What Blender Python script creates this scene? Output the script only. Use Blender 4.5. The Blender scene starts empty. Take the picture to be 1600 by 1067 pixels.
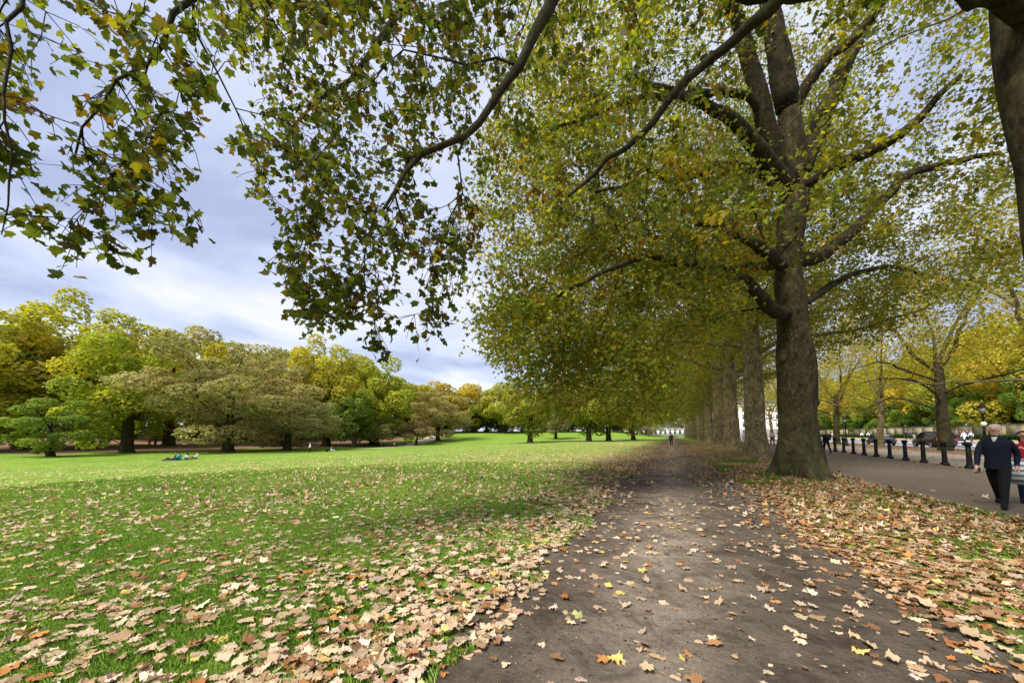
import bpy, bmesh, math, time
import numpy as np
from mathutils import Vector, Matrix
T_START = time.time()
rng = np.random.default_rng(7)
sc = bpy.context.scene
C = sc.collection
rad = math.radians

# ------------------------------------------------------------------ camera
CAM_H = 1.55
YAW, PITCH = rad(23.3), rad(4.4)
FPX, PX, PY = 580.0, 800.0, 634.0          # focal length and principal point in photo pixels (1600 wide)
cam_d = bpy.data.cameras.new('camera')
cam_d.sensor_width = 36.0
cam_d.lens = 36.0 * FPX / 1600.0
cam_d.shift_y = (PY - 533.5) / 1600.0
cam_d.clip_start, cam_d.clip_end = 0.05, 6000
cam = bpy.data.objects.new('camera', cam_d)
C.objects.link(cam)
cam.location = (0, 0, CAM_H)
cam.rotation_euler = (rad(90) + PITCH, 0, YAW)
sc.camera = cam

# ------------------------------------------------------------------ sky, sun, exposure
SUN_EL, SUN_AZ = rad(52), rad(-158)          # azimuth: clockwise from +Y (the path's direction)
sun_dir = Vector((math.sin(SUN_AZ) * math.cos(SUN_EL), math.cos(SUN_AZ) * math.cos(SUN_EL), math.sin(SUN_EL)))
world = bpy.data.worlds.new('World')
sc.world = world
world.use_nodes = True
wn, wl = world.node_tree.nodes, world.node_tree.links
wn.clear()
w_out = wn.new('ShaderNodeOutputWorld')
w_bg = wn.new('ShaderNodeBackground')
w_bg.inputs['Strength'].default_value = 0.12
wl.new(w_bg.outputs[0], w_out.inputs[0])
w_sky = wn.new('ShaderNodeTexSky')
w_sky.sky_type = 'NISHITA'
w_sky.sun_disc = False
w_sky.sun_elevation = SUN_EL
w_sky.sun_rotation = SUN_AZ
w_tc = wn.new('ShaderNodeTexCoord')
w_sep = wn.new('ShaderNodeSeparateXYZ')
wl.new(w_tc.outputs['Generated'], w_sep.inputs[0])
def wmath(op, a, b=None):
    n = wn.new('ShaderNodeMath'); n.operation = op
    for i, v in enumerate((a, b)):
        if v is None: continue
        if isinstance(v, (int, float)): n.inputs[i].default_value = v
        else: wl.new(v, n.inputs[i])
    return n.outputs[0]
w_z = wmath('ADD', wmath('MAXIMUM', w_sep.outputs[2], 0.0), 0.16)
w_comb = wn.new('ShaderNodeCombineXYZ')
wl.new(wmath('DIVIDE', w_sep.outputs[0], w_z), w_comb.inputs[0])
wl.new(wmath('DIVIDE', w_sep.outputs[1], w_z), w_comb.inputs[1])
w_shift = wn.new('ShaderNodeVectorMath'); w_shift.operation = 'ADD'; wl.new(w_comb.outputs[0], w_shift.inputs[0]); w_shift.inputs[1].default_value = (4.3, 2.1, 0.7)
def wnoise(scale, detail, rough, dist):
    n = wn.new('ShaderNodeTexNoise')
    n.inputs['Scale'].default_value = scale; n.inputs['Detail'].default_value = detail
    n.inputs['Roughness'].default_value = rough; n.inputs['Distortion'].default_value = dist
    wl.new(w_shift.outputs[0], n.inputs['Vector'])
    return n.outputs['Fac']
n1 = wnoise(0.95, 6, 0.52, 0.5)
n2 = wnoise(0.42, 4, 0.5, 0.2)
w_mixn = wmath('ADD', wmath('MULTIPLY', n1, 0.62), wmath('MULTIPLY', n2, 0.38))
w_ramp = wn.new('ShaderNodeValToRGB')
cr = w_ramp.color_ramp
cr.elements[0].position = 0.42; cr.elements[0].color = (0.45, 0.51, 0.74, 1)
cr.elements[1].position = 0.595; cr.elements[1].color = (0.92, 0.94, 1.0, 1)
e = cr.elements.new(0.49); e.color = (0.64, 0.70, 0.90, 1)
wl.new(w_mixn, w_ramp.inputs[0])
w_gain = wn.new('ShaderNodeVectorMath'); w_gain.operation = 'SCALE'
wl.new(w_ramp.outputs[0], w_gain.inputs[0]); w_gain.inputs['Scale'].default_value = 4.55
w_mix = wn.new('ShaderNodeMix'); w_mix.data_type = 'RGBA'
w_mix.inputs[0].default_value = 0.88
wl.new(w_sky.outputs[0], w_mix.inputs[6]); wl.new(w_gain.outputs[0], w_mix.inputs[7])
wl.new(w_mix.outputs[2], w_bg.inputs[0])

sun_d = bpy.data.lights.new('sun', 'SUN')
sun_d.energy = 3.9
sun_d.angle = rad(24)
sun_d.color = (1.0, 0.95, 0.86)
sun = bpy.data.objects.new('sun', sun_d)
C.objects.link(sun)
sun.rotation_euler = sun_dir.to_track_quat('Z', 'Y').to_euler()
sun.location = (-30, -20, 60)

vs = sc.view_settings
vs.view_transform = 'Standard'; vs.look = 'None'; vs.gamma = 1; vs.use_curve_mapping = False
vs.exposure = 1.0
sc.render.engine = 'CYCLES'
cy = sc.cycles
cy.max_bounces = 9; cy.diffuse_bounces = 7; cy.glossy_bounces = 2; cy.transmission_bounces = 7; cy.transparent_max_bounces = 6
cy.use_denoising = True
try:
    cy.denoiser = 'OPENIMAGEDENOISE'; cy.denoising_input_passes = 'RGB_ALBEDO_NORMAL'
except Exception: pass
cy.sample_clamp_indirect = 8

# ------------------------------------------------------------------ helpers
def S(t):
    t = np.clip(t, 0, 1); return t * t * (3 - 2 * t)
def HT(x, y):
    """terrain height"""
    x = np.asarray(x, float); y = np.asarray(y, float)
    R = np.hypot(x, y)
    dip = -1.75 * S((-x - 8) / 60) * (1 - S((y - 75) / 60))
    rise = 3.4 * S((R - 98) / 110) * S((-x - 2) / 30)
    lat = np.where(x < 4.6, S((x - 1.9) / 2.7), 1 - .6 * S((x - 4.6) / 8) - .3 * S((x - 13) / 15))
    bank = 0.5 * S((y - 13) / 35) * lat
    right = 0.6 * S((x - 27) / 25)
    return dip + rise + bank + right
def hz(x, y): return float(HT(x, y))
cp, sp, cyw, syw = math.cos(PITCH), math.sin(PITCH), math.cos(YAW), math.sin(YAW)
def at(u, v, depth):
    """photo pixel + distance along the lens axis -> world point"""
    x, y, z = (u - PX) / FPX, 1.0, (PY - v) / FPX
    y, z = y * cp - z * sp, y * sp + z * cp
    return np.array([(x * cyw - y * syw) * depth, (x * syw + y * cyw) * depth, z * depth + CAM_H])
def proj(P):
    P = np.asarray(P, float); d = P - np.array([0, 0, CAM_H])
    x = d[..., 0] * cyw + d[..., 1] * syw; y = -d[..., 0] * syw + d[..., 1] * cyw; z = d[..., 2]
    yy = y * cp + z * sp; zz = -y * sp + z * cp
    ys = np.where(yy > 0.05, yy, np.nan)
    return PX + FPX * x / ys, PY - FPX * zz / ys, yy
def on_ground(u, dist):
    """the ground point seen in column u at a given distance along the lens axis"""
    p = at(u, PY, dist); return np.array([p[0], p[1], hz(p[0], p[1])])
def inside(poly, u, v):
    poly = np.asarray(poly, float); c = np.zeros(u.shape, bool); j = len(poly) - 1
    for i in range(len(poly)):
        xi, yi = poly[i]; xj, yj = poly[j]
        with np.errstate(divide='ignore', invalid='ignore'):
            t = ((yi > v) != (yj > v)) & (u < (xj - xi) * (v - yi) / (yj - yi + 1e-12) + xi)
        c ^= t; j = i
    return c
def norm(a): return a / np.maximum(np.linalg.norm(a, axis=-1, keepdims=True), 1e-9)

def mesh_arrays(name, V, F3=None, F4=None, col=None, smooth=False):
    """mesh from vertex array, triangles and quads; col = per-vertex colours"""
    me = bpy.data.meshes.new(name)
    V = np.asarray(V, np.float32)
    n3 = 0 if F3 is None else len(F3); n4 = 0 if F4 is None else len(F4)
    me.vertices.add(len(V)); me.vertices.foreach_set('co', V.ravel())
    loops = []
    if n3: loops.append(np.asarray(F3, np.int32).ravel())
    if n4: loops.append(np.asarray(F4, np.int32).ravel())
    loops = np.concatenate(loops)
    me.loops.add(len(loops)); me.loops.foreach_set('vertex_index', loops)
    me.polygons.add(n3 + n4)
    st = np.concatenate([np.arange(n3) * 3, n3 * 3 + np.arange(n4) * 4]).astype(np.int32)
    me.polygons.foreach_set('loop_start', st)
    me.update(calc_edges=True)
    if smooth: me.polygons.foreach_set('use_smooth', np.ones(n3 + n4, bool))
    if col is not None:
        a = me.color_attributes.new('Col', 'FLOAT_COLOR', 'POINT')
        c4 = np.ones((len(V), 4), np.float32); c4[:, :3] = col
        a.data.foreach_set('color', c4.ravel())
    return me
def obj(name, me, m=None, parent=None, loc=None):
    o = bpy.data.objects.new(name, me); C.objects.link(o)
    if m is not None and me is not None and len(me.materials) == 0: me.materials.append(m)
    if parent is not None: o.parent = parent
    if loc is not None: o.location = loc
    return o
def empty(name, loc=(0, 0, 0), rz=0.0):
    o = bpy.data.objects.new(name, None); C.objects.link(o)
    o.location = loc; o.rotation_euler = (0, 0, rz); o.empty_display_size = 0.3
    return o
def tag(o, label=None, cat=None, group=None, kind=None):
    if label: o['label'] = label
    if cat: o['category'] = cat
    if group: o['group'] = group
    if kind: o['kind'] = kind
    return o

class MB:
    """collects primitive shapes into one mesh"""
    def __init__(s): s.V = []; s.F3 = []; s.F4 = []; s.n = 0
    def add(s, V, F3=(), F4=()):
        s.V.append(np.asarray(V, float))
        if len(F3): s.F3.append(np.asarray(F3) + s.n)
        if len(F4): s.F4.append(np.asarray(F4) + s.n)
        s.n += len(V); return s
    def box(s, c, size, rz=0.0, taper=1.0):
        x, y, z = [k / 2 for k in size]
        v = np.array([[-x, -y, -z], [x, -y, -z], [x, y, -z], [-x, y, -z], [-x * taper, -y * taper, z], [x * taper, -y * taper, z], [x * taper, y * taper, z], [-x * taper, y * taper, z]])
        c_, s_ = math.cos(rz), math.sin(rz)
        v = v @ np.array([[c_, s_, 0], [-s_, c_, 0], [0, 0, 1]]) + np.asarray(c)
        return s.add(v, F4=[[0, 3, 2, 1], [4, 5, 6, 7], [0, 1, 5, 4], [1, 2, 6, 5], [2, 3, 7, 6], [3, 0, 4, 7]])
    def lathe(s, prof, n=12, c=(0, 0, 0)):
        a = np.linspace(0, 2 * np.pi, n, endpoint=False)
        V = []
        for r, z in prof: V.append(np.stack([r * np.cos(a), r * np.sin(a), np.full(n, z)], 1))
        V = np.concatenate(V) + np.asarray(c)
        F = []
        for k in range(len(prof) - 1):
            for i in range(n):
                j = (i + 1) % n; F.append([k * n + i, k * n + j, (k + 1) * n + j, (k + 1) * n + i])
        m = len(prof) - 1
        V = np.concatenate([V, [np.asarray(c) + [0, 0, prof[0][1]], np.asarray(c) + [0, 0, prof[-1][1]]]])
        b, t = len(V) - 2, len(V) - 1
        F3 = [[b, (i + 1) % n, i] for i in range(n)] + [[t, m * n + i, m * n + (i + 1) % n] for i in range(n)]
        return s.add(V, F3, F)
    def tube(s, P, R, n=6):
        P = np.asarray(P, float); R = np.broadcast_to(np.asarray(R, float), (len(P),))
        t = norm(np.gradient(P, axis=0)); up = np.array([0, 0, 1.0]) if abs(t[0][2]) < .9 else np.array([1.0, 0, 0])
        a = np.linspace(0, 2 * np.pi, n, endpoint=False); V = []
        u = norm(np.cross(t[0], up))
        for k in range(len(P)):
            u = norm(u - t[k] * (u @ t[k])); w = np.cross(t[k], u)
            V.append(P[k] + R[k] * (np.cos(a)[:, None] * u + np.sin(a)[:, None] * w))
        V = np.concatenate(V + [P[:1], P[-1:]]); F = []
        L = len(P)
        for k in range(L - 1):
            for i in range(n):
                j = (i + 1) % n; F.append([k * n + i, k * n + j, (k + 1) * n + j, (k + 1) * n + i])
        F3 = [[L * n, (i + 1) % n, i] for i in range(n)] + [[L * n + 1, (L - 1) * n + i, (L - 1) * n + (i + 1) % n] for i in range(n)]
        return s.add(V, F3, F)
    def ellipsoid(s, c, r, n=12, m=8):
        prof_t = np.linspace(-np.pi / 2, np.pi / 2, m)
        a = np.linspace(0, 2 * np.pi, n, endpoint=False); V = []
        for t in prof_t: V.append(np.stack([np.cos(t) * np.cos(a), np.cos(t) * np.sin(a), np.full(n, np.sin(t))], 1))
        V = np.concatenate(V) * np.asarray(r) + np.asarray(c); F = []
        for k in range(m - 1):
            for i in range(n):
                j = (i + 1) % n; F.append([k * n + i, k * n + j, (k + 1) * n + j, (k + 1) * n + i])
        return s.add(V, F4=F)
    def loft(s, sections, cap=True):
        """sections: list of equal-length closed point loops"""
        n = len(sections[0]); V = np.concatenate([np.asarray(q, float) for q in sections]); F = []
        for k in range(len(sections) - 1):
            for i in range(n):
                j = (i + 1) % n; F.append([k * n + i, k * n + j, (k + 1) * n + j, (k + 1) * n + i])
        F3 = []
        if cap:
            V = np.concatenate([V, [V[:n].mean(0), V[-n:].mean(0)]])
            b = len(V) - 2; o = (len(sections) - 1) * n
            F3 = [[b, (i + 1) % n, i] for i in range(n)] + [[b + 1, o + i, o + (i + 1) % n] for i in range(n)]
        return s.add(V, F3, F)
    def mesh(s, name, smooth=False, col=None):
        V = np.concatenate(s.V)
        return mesh_arrays(name, V, np.concatenate(s.F3) if s.F3 else None, np.concatenate(s.F4) if s.F4 else None, col, smooth)
    def build(s, name, m, parent=None, smooth=False, loc=None): return obj(name, s.mesh(name, smooth), m, parent, loc)

# ------------------------------------------------------------------ materials
class NT:
    def __init__(s, name):
        s.m = bpy.data.materials.new(name); s.m.use_nodes = True
        s.t = s.m.node_tree; s.n = s.t.nodes; s.l = s.t.links; s.n.clear()
        s.out = s.n.new('ShaderNodeOutputMaterial')
    def new(s, k, **kw):
        n = s.n.new('ShaderNode' + k)
        for a, b in kw.items(): setattr(n, a, b)
        return n
    def put(s, node, **ins):
        for k, v in ins.items():
            i = node.inputs[k] if k in node.inputs else node.inputs[k.replace('_', ' ')]
            if hasattr(v, 'is_output') or isinstance(v, bpy.types.NodeSocket): s.l.new(v, i)
            else: i.default_value = v
        return node
    def coord(s, kind='Object'): return s.new('TexCoord').outputs[kind]
    def pos(s): return s.new('NewGeometry').outputs['Position']
    def noise(s, vec, scale, detail=4, rough=.55, dist=0.0):
        n = s.new('TexNoise'); s.put(n, Vector=vec, Scale=scale, Detail=detail, Roughness=rough, Distortion=dist); return n.outputs['Fac']
    def voronoi(s, vec, scale, feature='F1', out='Distance', rnd=1.0):
        n = s.new('TexVoronoi', feature=feature); s.put(n, Vector=vec, Scale=scale, Randomness=rnd); return n.outputs[out]
    def ramp(s, fac, stops):
        n = s.new('ValToRGB'); els = n.color_ramp.elements
        while len(els) < len(stops): els.new(.5)
        for e_, (p, c) in zip(els, stops):
            e_.position = p; e_.color = (*c, 1) if len(c) == 3 else c
        s.l.new(fac, n.inputs[0]); return n.outputs[0]
    def mix(s, fac, a, b, mode='MIX'):
        n = s.new('Mix', data_type='RGBA', blend_type=mode)
        for i, v in ((0, fac), (6, a), (7, b)):
            if isinstance(v, bpy.types.NodeSocket): s.l.new(v, n.inputs[i])
            else: n.inputs[i].default_value = v if i == 0 else (*v, 1)
        return n.outputs[2]
    def math(s, op, a, b=0.0, c=None):
        n = s.new('Math', operation=op)
        for i, v in enumerate((a, b) if c is None else (a, b, c)):
            if isinstance(v, bpy.types.NodeSocket): s.l.new(v, n.inputs[i])
            else: n.inputs[i].default_value = v
        return n.outputs[0]
    def bump(s, h, strength=.4, dist=.02):
        n = s.new('Bump'); s.put(n, Height=h, Strength=strength, Distance=dist); return n.outputs[0]
    def bsdf(s, color, rough=.8, normal=None, metal=0.0, spec=.3):
        b = s.new('BsdfPrincipled')
        s.put(b, Roughness=rough, Metallic=metal)
        b.inputs['Specular IOR Level'].default_value = spec
        if isinstance(color, bpy.types.NodeSocket): s.l.new(color, b.inputs['Base Color'])
        else: b.inputs['Base Color'].default_value = (*color, 1)
        if normal is not None: s.l.new(normal, b.inputs['Normal'])
        s.l.new(b.outputs[0], s.out.inputs[0]); return s.m

def leaf_material(name, trans=.42, rough=.55, var=.18, gain=1.0, nscale=9.0):
    t = NT(name)
    a = t.new('Attribute', attribute_name='Col'); oi = t.new('ObjectInfo')
    col = t.mix(1.0, a.outputs['Color'], oi.outputs['Color'], 'MULTIPLY')
    nz = t.noise(t.coord('Object'), nscale, 4, .65)
    col = t.mix(var, col, t.ramp(nz, [(.3, (.35, .30, .18)), (.7, (1, 1, .8))]), 'MULTIPLY')
    d = t.new('BsdfPrincipled'); t.put(d, Roughness=rough, Base_Color=col); d.inputs['Specular IOR Level'].default_value = .22
    tr = t.new('BsdfTranslucent'); sat = t.new('HueSaturation'); t.put(sat, Color=col, Saturation=1.12, Value=1.2 * gain)
    t.l.new(sat.outputs[0], tr.inputs[0])
    ms = t.new('MixShader'); ms.inputs[0].default_value = trans
    t.l.new(d.outputs[0], ms.inputs[1]); t.l.new(tr.outputs[0], ms.inputs[2]); t.l.new(ms.outputs[0], t.out.inputs[0])
    return t.m
M = {}
M['leaf'] = leaf_material('living_leaf', .6, .55, .18, 1.15)
M['far_leaf'] = leaf_material('distant_leaf', .42, .7, .12, 1.1)
M['fallen'] = leaf_material('fallen_leaf', .12, .75, .5, 1.0, 34.0)
M['grass_blade'] = leaf_material('grass_blade', .3, .6, .1)

def bark_material(name, moss=1.0, dark=1.0):
    t = NT(name); p = t.coord('Object')
    mp = t.new('Mapping'); t.put(mp, Vector=p); mp.inputs['Scale'].default_value = (1, 1, .55)
    v1 = t.voronoi(mp.outputs[0], 13.0, 'F1', 'Color')
    n1 = t.noise(mp.outputs[0], 7.0, 7, .7, .8); n2 = t.noise(mp.outputs[0], 30.0, 5, .7)
    k = dark
    patch = t.new('SeparateColor'); t.l.new(v1, patch.inputs[0])
    plate = t.math('ADD', t.math('MULTIPLY', patch.outputs[0], .22), t.math('MULTIPLY', n1, .85))
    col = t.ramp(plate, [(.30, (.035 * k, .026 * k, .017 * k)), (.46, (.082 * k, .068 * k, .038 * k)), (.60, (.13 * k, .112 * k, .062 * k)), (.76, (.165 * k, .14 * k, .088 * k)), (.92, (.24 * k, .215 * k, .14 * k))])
    col = t.mix(.55, col, t.ramp(n2, [(.3, (.4, .36, .3)), (.7, (1.25, 1.2, 1.1))]), 'MULTIPLY')
    col = t.mix(.75, col, t.ramp(t.noise(p, 1.5, 5, .6, .6), [(.34, (.38, .34, .28)), (.52, (.95, .9, .8)), (.68, (1.45, 1.45, 1.2))]), 'MULTIPLY')
    fl = t.voronoi(mp.outputs[0], 9.0); fk = t.math('MULTIPLY', t.ramp(fl, [(.16, (1, 1, 1)), (.24, (0, 0, 0))]), t.ramp(t.noise(p, 3.0, 3), [(.52, (0, 0, 0)), (.62, (.8, .8, .8))]))
    col = t.mix(fk, col, (.30 * k, .28 * k, .20 * k))
    if moss:
        sx = t.new('SeparateXYZ'); t.l.new(p, sx.inputs[0])
        low = t.math('SUBTRACT', 1.0, t.math('DIVIDE', sx.outputs[2], 3.2)); low.node.use_clamp = True
        mf = t.math('MULTIPLY', low, t.ramp(t.noise(p, 2.4, 5, .6), [(.42, (0, 0, 0)), (.66, (1, 1, 1))])); mf = t.math('MULTIPLY', mf, .75 * moss)
        col = t.mix(mf, col, (.045, .06, .014))
    h = t.math('ADD', t.math('MULTIPLY', n1, .6), t.math('MULTIPLY', n2, .5))
    return t.bsdf(col, .92, t.bump(h, .9, .05), spec=.15)
M['bark'] = bark_material('plane_bark', 1.0, .55)
M['bark_pale'] = bark_material('pale_plane_bark', .3, 1.9)
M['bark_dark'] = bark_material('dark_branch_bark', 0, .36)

def lawn_material():
    t = NT('lawn_grass'); p = t.pos()
    big = t.noise(p, .06, 4, .5); mid = t.noise(p, .9, 5, .6); fine = t.noise(p, 38.0, 4, .7)
    col = t.ramp(mid, [(.3, (.10, .175, .022)), (.52, (.15, .245, .032)), (.72, (.21, .295, .05))])
    col = t.mix(.35, col, t.ramp(big, [(.35, (.75, .8, .7)), (.65, (1.25, 1.12, 1.0))]), 'MULTIPLY')
    col = t.mix(.6, col, t.ramp(fine, [(.25, (.35, .4, .3)), (.7, (1.4, 1.35, 1.2))]), 'MULTIPLY')
    # worn soil shows through where the noise says, more of it beside the path
    sx = t.new('SeparateXYZ'); t.l.new(p, sx.inputs[0])
    near = t.math('SUBTRACT', 1.0, t.math('DIVIDE', t.math('ABSOLUTE', t.math('SUBTRACT', sx.outputs[0], .3)), 6.0)); near.node.use_clamp = True
    soil = t.math('MULTIPLY', t.ramp(t.math('ADD', t.noise(p, 1.7, 5, .65), t.math('MULTIPLY', near, .28)), [(.62, (0, 0, 0)), (.80, (1, 1, 1))]), .85)
    col = t.mix(soil, col, t.ramp(fine, [(.3, (.020, .016, .010)), (.7, (.062, .050, .034))]))
    return t.bsdf(col, .95, t.bump(fine, .7, .03), spec=.1)
M['lawn'] = lawn_material()

def soil_material():
    t = NT('trodden_soil'); p = t.pos()
    sx = t.new('SeparateXYZ'); t.l.new(p, sx.inputs[0])
    n = t.noise(p, 1.3, 6, .62, .4); f = t.noise(p, 26, 8, .8); g = t.voronoi(p, 60.0)
    off = t.math('ABSOLUTE', t.math('ADD', sx.outputs[0], t.math('MULTIPLY_ADD', t.noise(p, .25, 2), 1.2, -.45)))
    worn = t.math('SUBTRACT', 1.0, t.math('DIVIDE', off, 1.05)); worn.node.use_clamp = True
    k = t.math('ADD', t.math('MULTIPLY', n, .75), t.math('MULTIPLY', worn, .33))
    col = t.ramp(k, [(.28, (.088, .068, .05)), (.46, (.14, .112, .086)), (.60, (.20, .162, .125)), (.80, (.30, .25, .20))])
    col = t.mix(.65, col, t.ramp(f, [(.28, (.45, .43, .4)), (.7, (1.4, 1.4, 1.38))]), 'MULTIPLY')
    grit = t.ramp(g, [(.05, (1, 1, 1)), (.16, (0, 0, 0))])
    col = t.mix(t.math('MULTIPLY', grit, t.ramp(t.noise(p, 14, 3), [(.6, (0, 0, 0)), (.68, (.7, .7, .7))])), col, (.30, .26, .21))
    damp = t.ramp(t.noise(p, 2.6, 6, .7, 1.2), [(.36, (.52, .5, .48)), (.5, (1, 1, 1)), (.66, (1.22, 1.2, 1.17))]); col = t.mix(.8, col, damp, 'MULTIPLY')
    h = t.math('ADD', t.math('ADD', t.math('MULTIPLY', f, .6), n), t.math('MULTIPLY', t.noise(p, 7.5, 3, .5), .9))
    m_ = t.bsdf(col, .95, t.bump(h, 1.0, .06), spec=.15)
    # the trodden edge frays into the turf
    ed = t.new('Attribute', attribute_name='Col'); es = t.new('SeparateColor'); t.l.new(ed.outputs['Color'], es.inputs[0])
    fr = t.math('ADD', es.outputs[0], t.math('MULTIPLY', t.math('ADD', t.noise(p, 3.2, 6, .7), t.math('MULTIPLY', t.noise(p, 22, 4, .7), .5)), 1.1))
    keep = t.ramp(fr, [(.86, (0, 0, 0)), (.93, (1, 1, 1))])
    b_ = t.out.inputs[0].links[0].from_node; tp = t.new('BsdfTransparent'); ms = t.new('MixShader')
    t.l.new(keep, ms.inputs[0]); t.l.new(tp.outputs[0], ms.inputs[1]); t.l.new(b_.outputs[0], ms.inputs[2]); t.l.new(ms.outputs[0], t.out.inputs[0])
    return m_
M['soil'] = soil_material()

def tarmac_material(name, a, b, scale=30.0):
    t = NT(name); p = t.pos()
    f = t.noise(p, scale, 5, .75); n = t.noise(p, .5, 5, .6)
    col = t.mix(.5, t.mix(n, a, b), t.ramp(f, [(.3, (.55, .55, .55)), (.7, (1.35, 1.35, 1.35))]), 'MULTIPLY')
    return t.bsdf(col, .85, t.bump(f, .3, .01), spec=.25)
M['tarmac'] = tarmac_material('worn_tarmac', (.11, .084, .058), (.165, .128, .09))
M['pavement'] = tarmac_material('pale_pavement', (.22, .18, .14), (.31, .26, .21))
M['road'] = tarmac_material('road_asphalt', (.28, .27, .28), (.36, .35, .36))
M['ride'] = tarmac_material('red_pavement', (.30, .20, .16), (.36, .26, .21))
M['gravel'] = tarmac_material('gravel_path', (.36, .28, .22), (.46, .38, .30))
def litter_material():
    t = NT('leaf_litter'); p = t.pos()
    f = t.noise(p, 4.0, 6, .8); n = t.noise(p, .12, 4, .6)
    col = t.mix(.6, t.ramp(n, [(.3, (.13, .085, .05)), (.7, (.24, .165, .10))]), t.ramp(f, [(.3, (.4, .4, .4)), (.7, (1.5, 1.4, 1.3))]), 'MULTIPLY')
    return t.bsdf(col, .95, spec=.05)
M['litter'] = litter_material()
def plain(name, c, rough=.6, metal=0.0, spec=.3, var=.15, scale=12.0):
    t = NT(name)
    n = t.noise(t.coord('Object'), scale, 4, .6)
    col = t.mix(var, (*c,), t.ramp(n, [(.3, (.3, .3, .3)), (.7, (1.5, 1.5, 1.5))]), 'MULTIPLY') if var else c
    return t.bsdf(col, rough, None, metal, spec)
M['iron'] = plain('black_painted_iron', (.006, .006, .007), .55, 0, .22)
M['curb'] = plain('grey_kerb_stone', (.2, .185, .16), .85)
def vcol_material(name, rough=.85, spec=.2):
    t = NT(name); a = t.new('Attribute', attribute_name='Col')
    f = t.noise(t.coord('Object'), 45, 3)
    return t.bsdf(t.mix(.25, a.outputs['Color'], t.ramp(f, [(.3, (.6, .6, .6)), (.7, (1.3, 1.3, 1.3))]), 'MULTIPLY'), rough, None, 0, spec)
M['person'] = vcol_material('clothing_and_skin')


# ------------------------------------------------------------------ the ground and everything laid on it
def sheet(name, xs, ys, m, dz=0.0, xfun=None):
    """height-following sheet; xfun(t, y) maps 0..1 across to x"""
    if xfun is None:
        X, Y = np.meshgrid(xs, ys)
    else:
        Tt, Y = np.meshgrid(xs, ys); X = xfun(Tt, Y)
    Z = HT(X, Y) + dz
    if name == 'ground': Z = Z - .14 * S((X - 6.3) / .8) * S((46.8 - X) / .8) * S((Y + 24) / 2) * S((328 - Y) / 3)      # bedding under the paved strips
    V = np.stack([X, Y, Z], -1).reshape(-1, 3)
    nx, ny = len(xs), len(ys)
    i = np.arange(nx - 1); j = np.arange(ny - 1); I, J = np.meshgrid(i, j)
    a = (J * nx + I).ravel(); F = np.stack([a, a + 1, a + nx + 1, a + nx], 1)
    o = obj(name, mesh_arrays(name, V, None, F, None, True), m)
    return tag(o, kind='structure')
def spread(lo, hi, n, power=3.0, c=0.0):
    t = np.linspace(-1, 1, n); s = np.sign(t) * np.abs(t) ** power
    return np.where(s < 0, c + (c - lo) * s, c + (hi - c) * s)
ys_long = np.concatenate([np.arange(-25, 60, .75), np.arange(60, 330, 4.0)])
sheet('ground', np.unique(np.concatenate([spread(-1800, 1800, 170, 3.2), np.arange(1, 8, .4)])), spread(-700, 2200, 200, 3.0, 5.0), M['lawn'])
def wob(y, k): return .10 * np.sin(y * .9 + k) + .07 * np.sin(y * 2.3 + 1.7 * k) + .05 * np.sin(y * 5.1 + 2.1 * k) + .12 * np.sin(y * .31 + k)
ys_path = np.concatenate([np.arange(-8, 30, .15), np.arange(30, 70, .6), np.arange(70, 235, 4.0)])
tcross = np.array([0, .06, .12, .2, .3, .4, .5, .6, .7, .8, .88, .94, 1.0])
dp = sheet('dirt_path', tcross, ys_path, M['soil'], .005, lambda t, y: (-1.85 + wob(y, 0)) * (1 - t) + (2.2 + wob(y, 4)) * t)
ec = dp.data.color_attributes.new('Col', 'FLOAT_COLOR', 'POINT'); ev = np.clip(np.minimum(tcross, 1 - tcross) / .2, 0, 1)
ec.data.foreach_set('color', np.repeat(np.tile(ev, len(ys_path)), 4).astype(np.float32))
WALK0, WALK1 = 5.78, 11.75
sheet('tarmac_walk', np.linspace(WALK0, WALK1, 10), ys_long, M['tarmac'], .006)
sheet('bollard_strip', np.linspace(WALK1, 12.35, 3), ys_long, M['litter'], .004)
sheet('pavement', np.linspace(12.35, 18.6, 8), ys_long, M['pavement'], .005)
sheet('leaf_strip', np.linspace(18.6, 25, 8), ys_long, M['litter'], .004)
sheet('road', np.linspace(25.2, 38, 10), ys_long, M['road'], .005)
sheet('red_pavement', np.linspace(38.2, 47, 8), ys_long, M['ride'], .005)
# kerbs
def kerb(name, x, w, h):
    b = MB(); y = np.concatenate([np.arange(-12, 120, 3.0), np.arange(120, 240, 10.0)])
    for x0, x1 in [(x, x + w)]:
        P = []
        for yy in y:
            z = hz(x, yy); P.append(np.array([[x0, yy, z - .1], [x1, yy, z - .1], [x1, yy, z + h], [x0, yy, z + h]]))
        b.loft(P)
    return tag(b.build(name, M['curb']), kind='structure')
kerb('kerb', 25.0, .2, .12); kerb('kerb', 38.0, .2, .12)
kerb('path_edging', 5.71, .06, .03)
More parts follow.
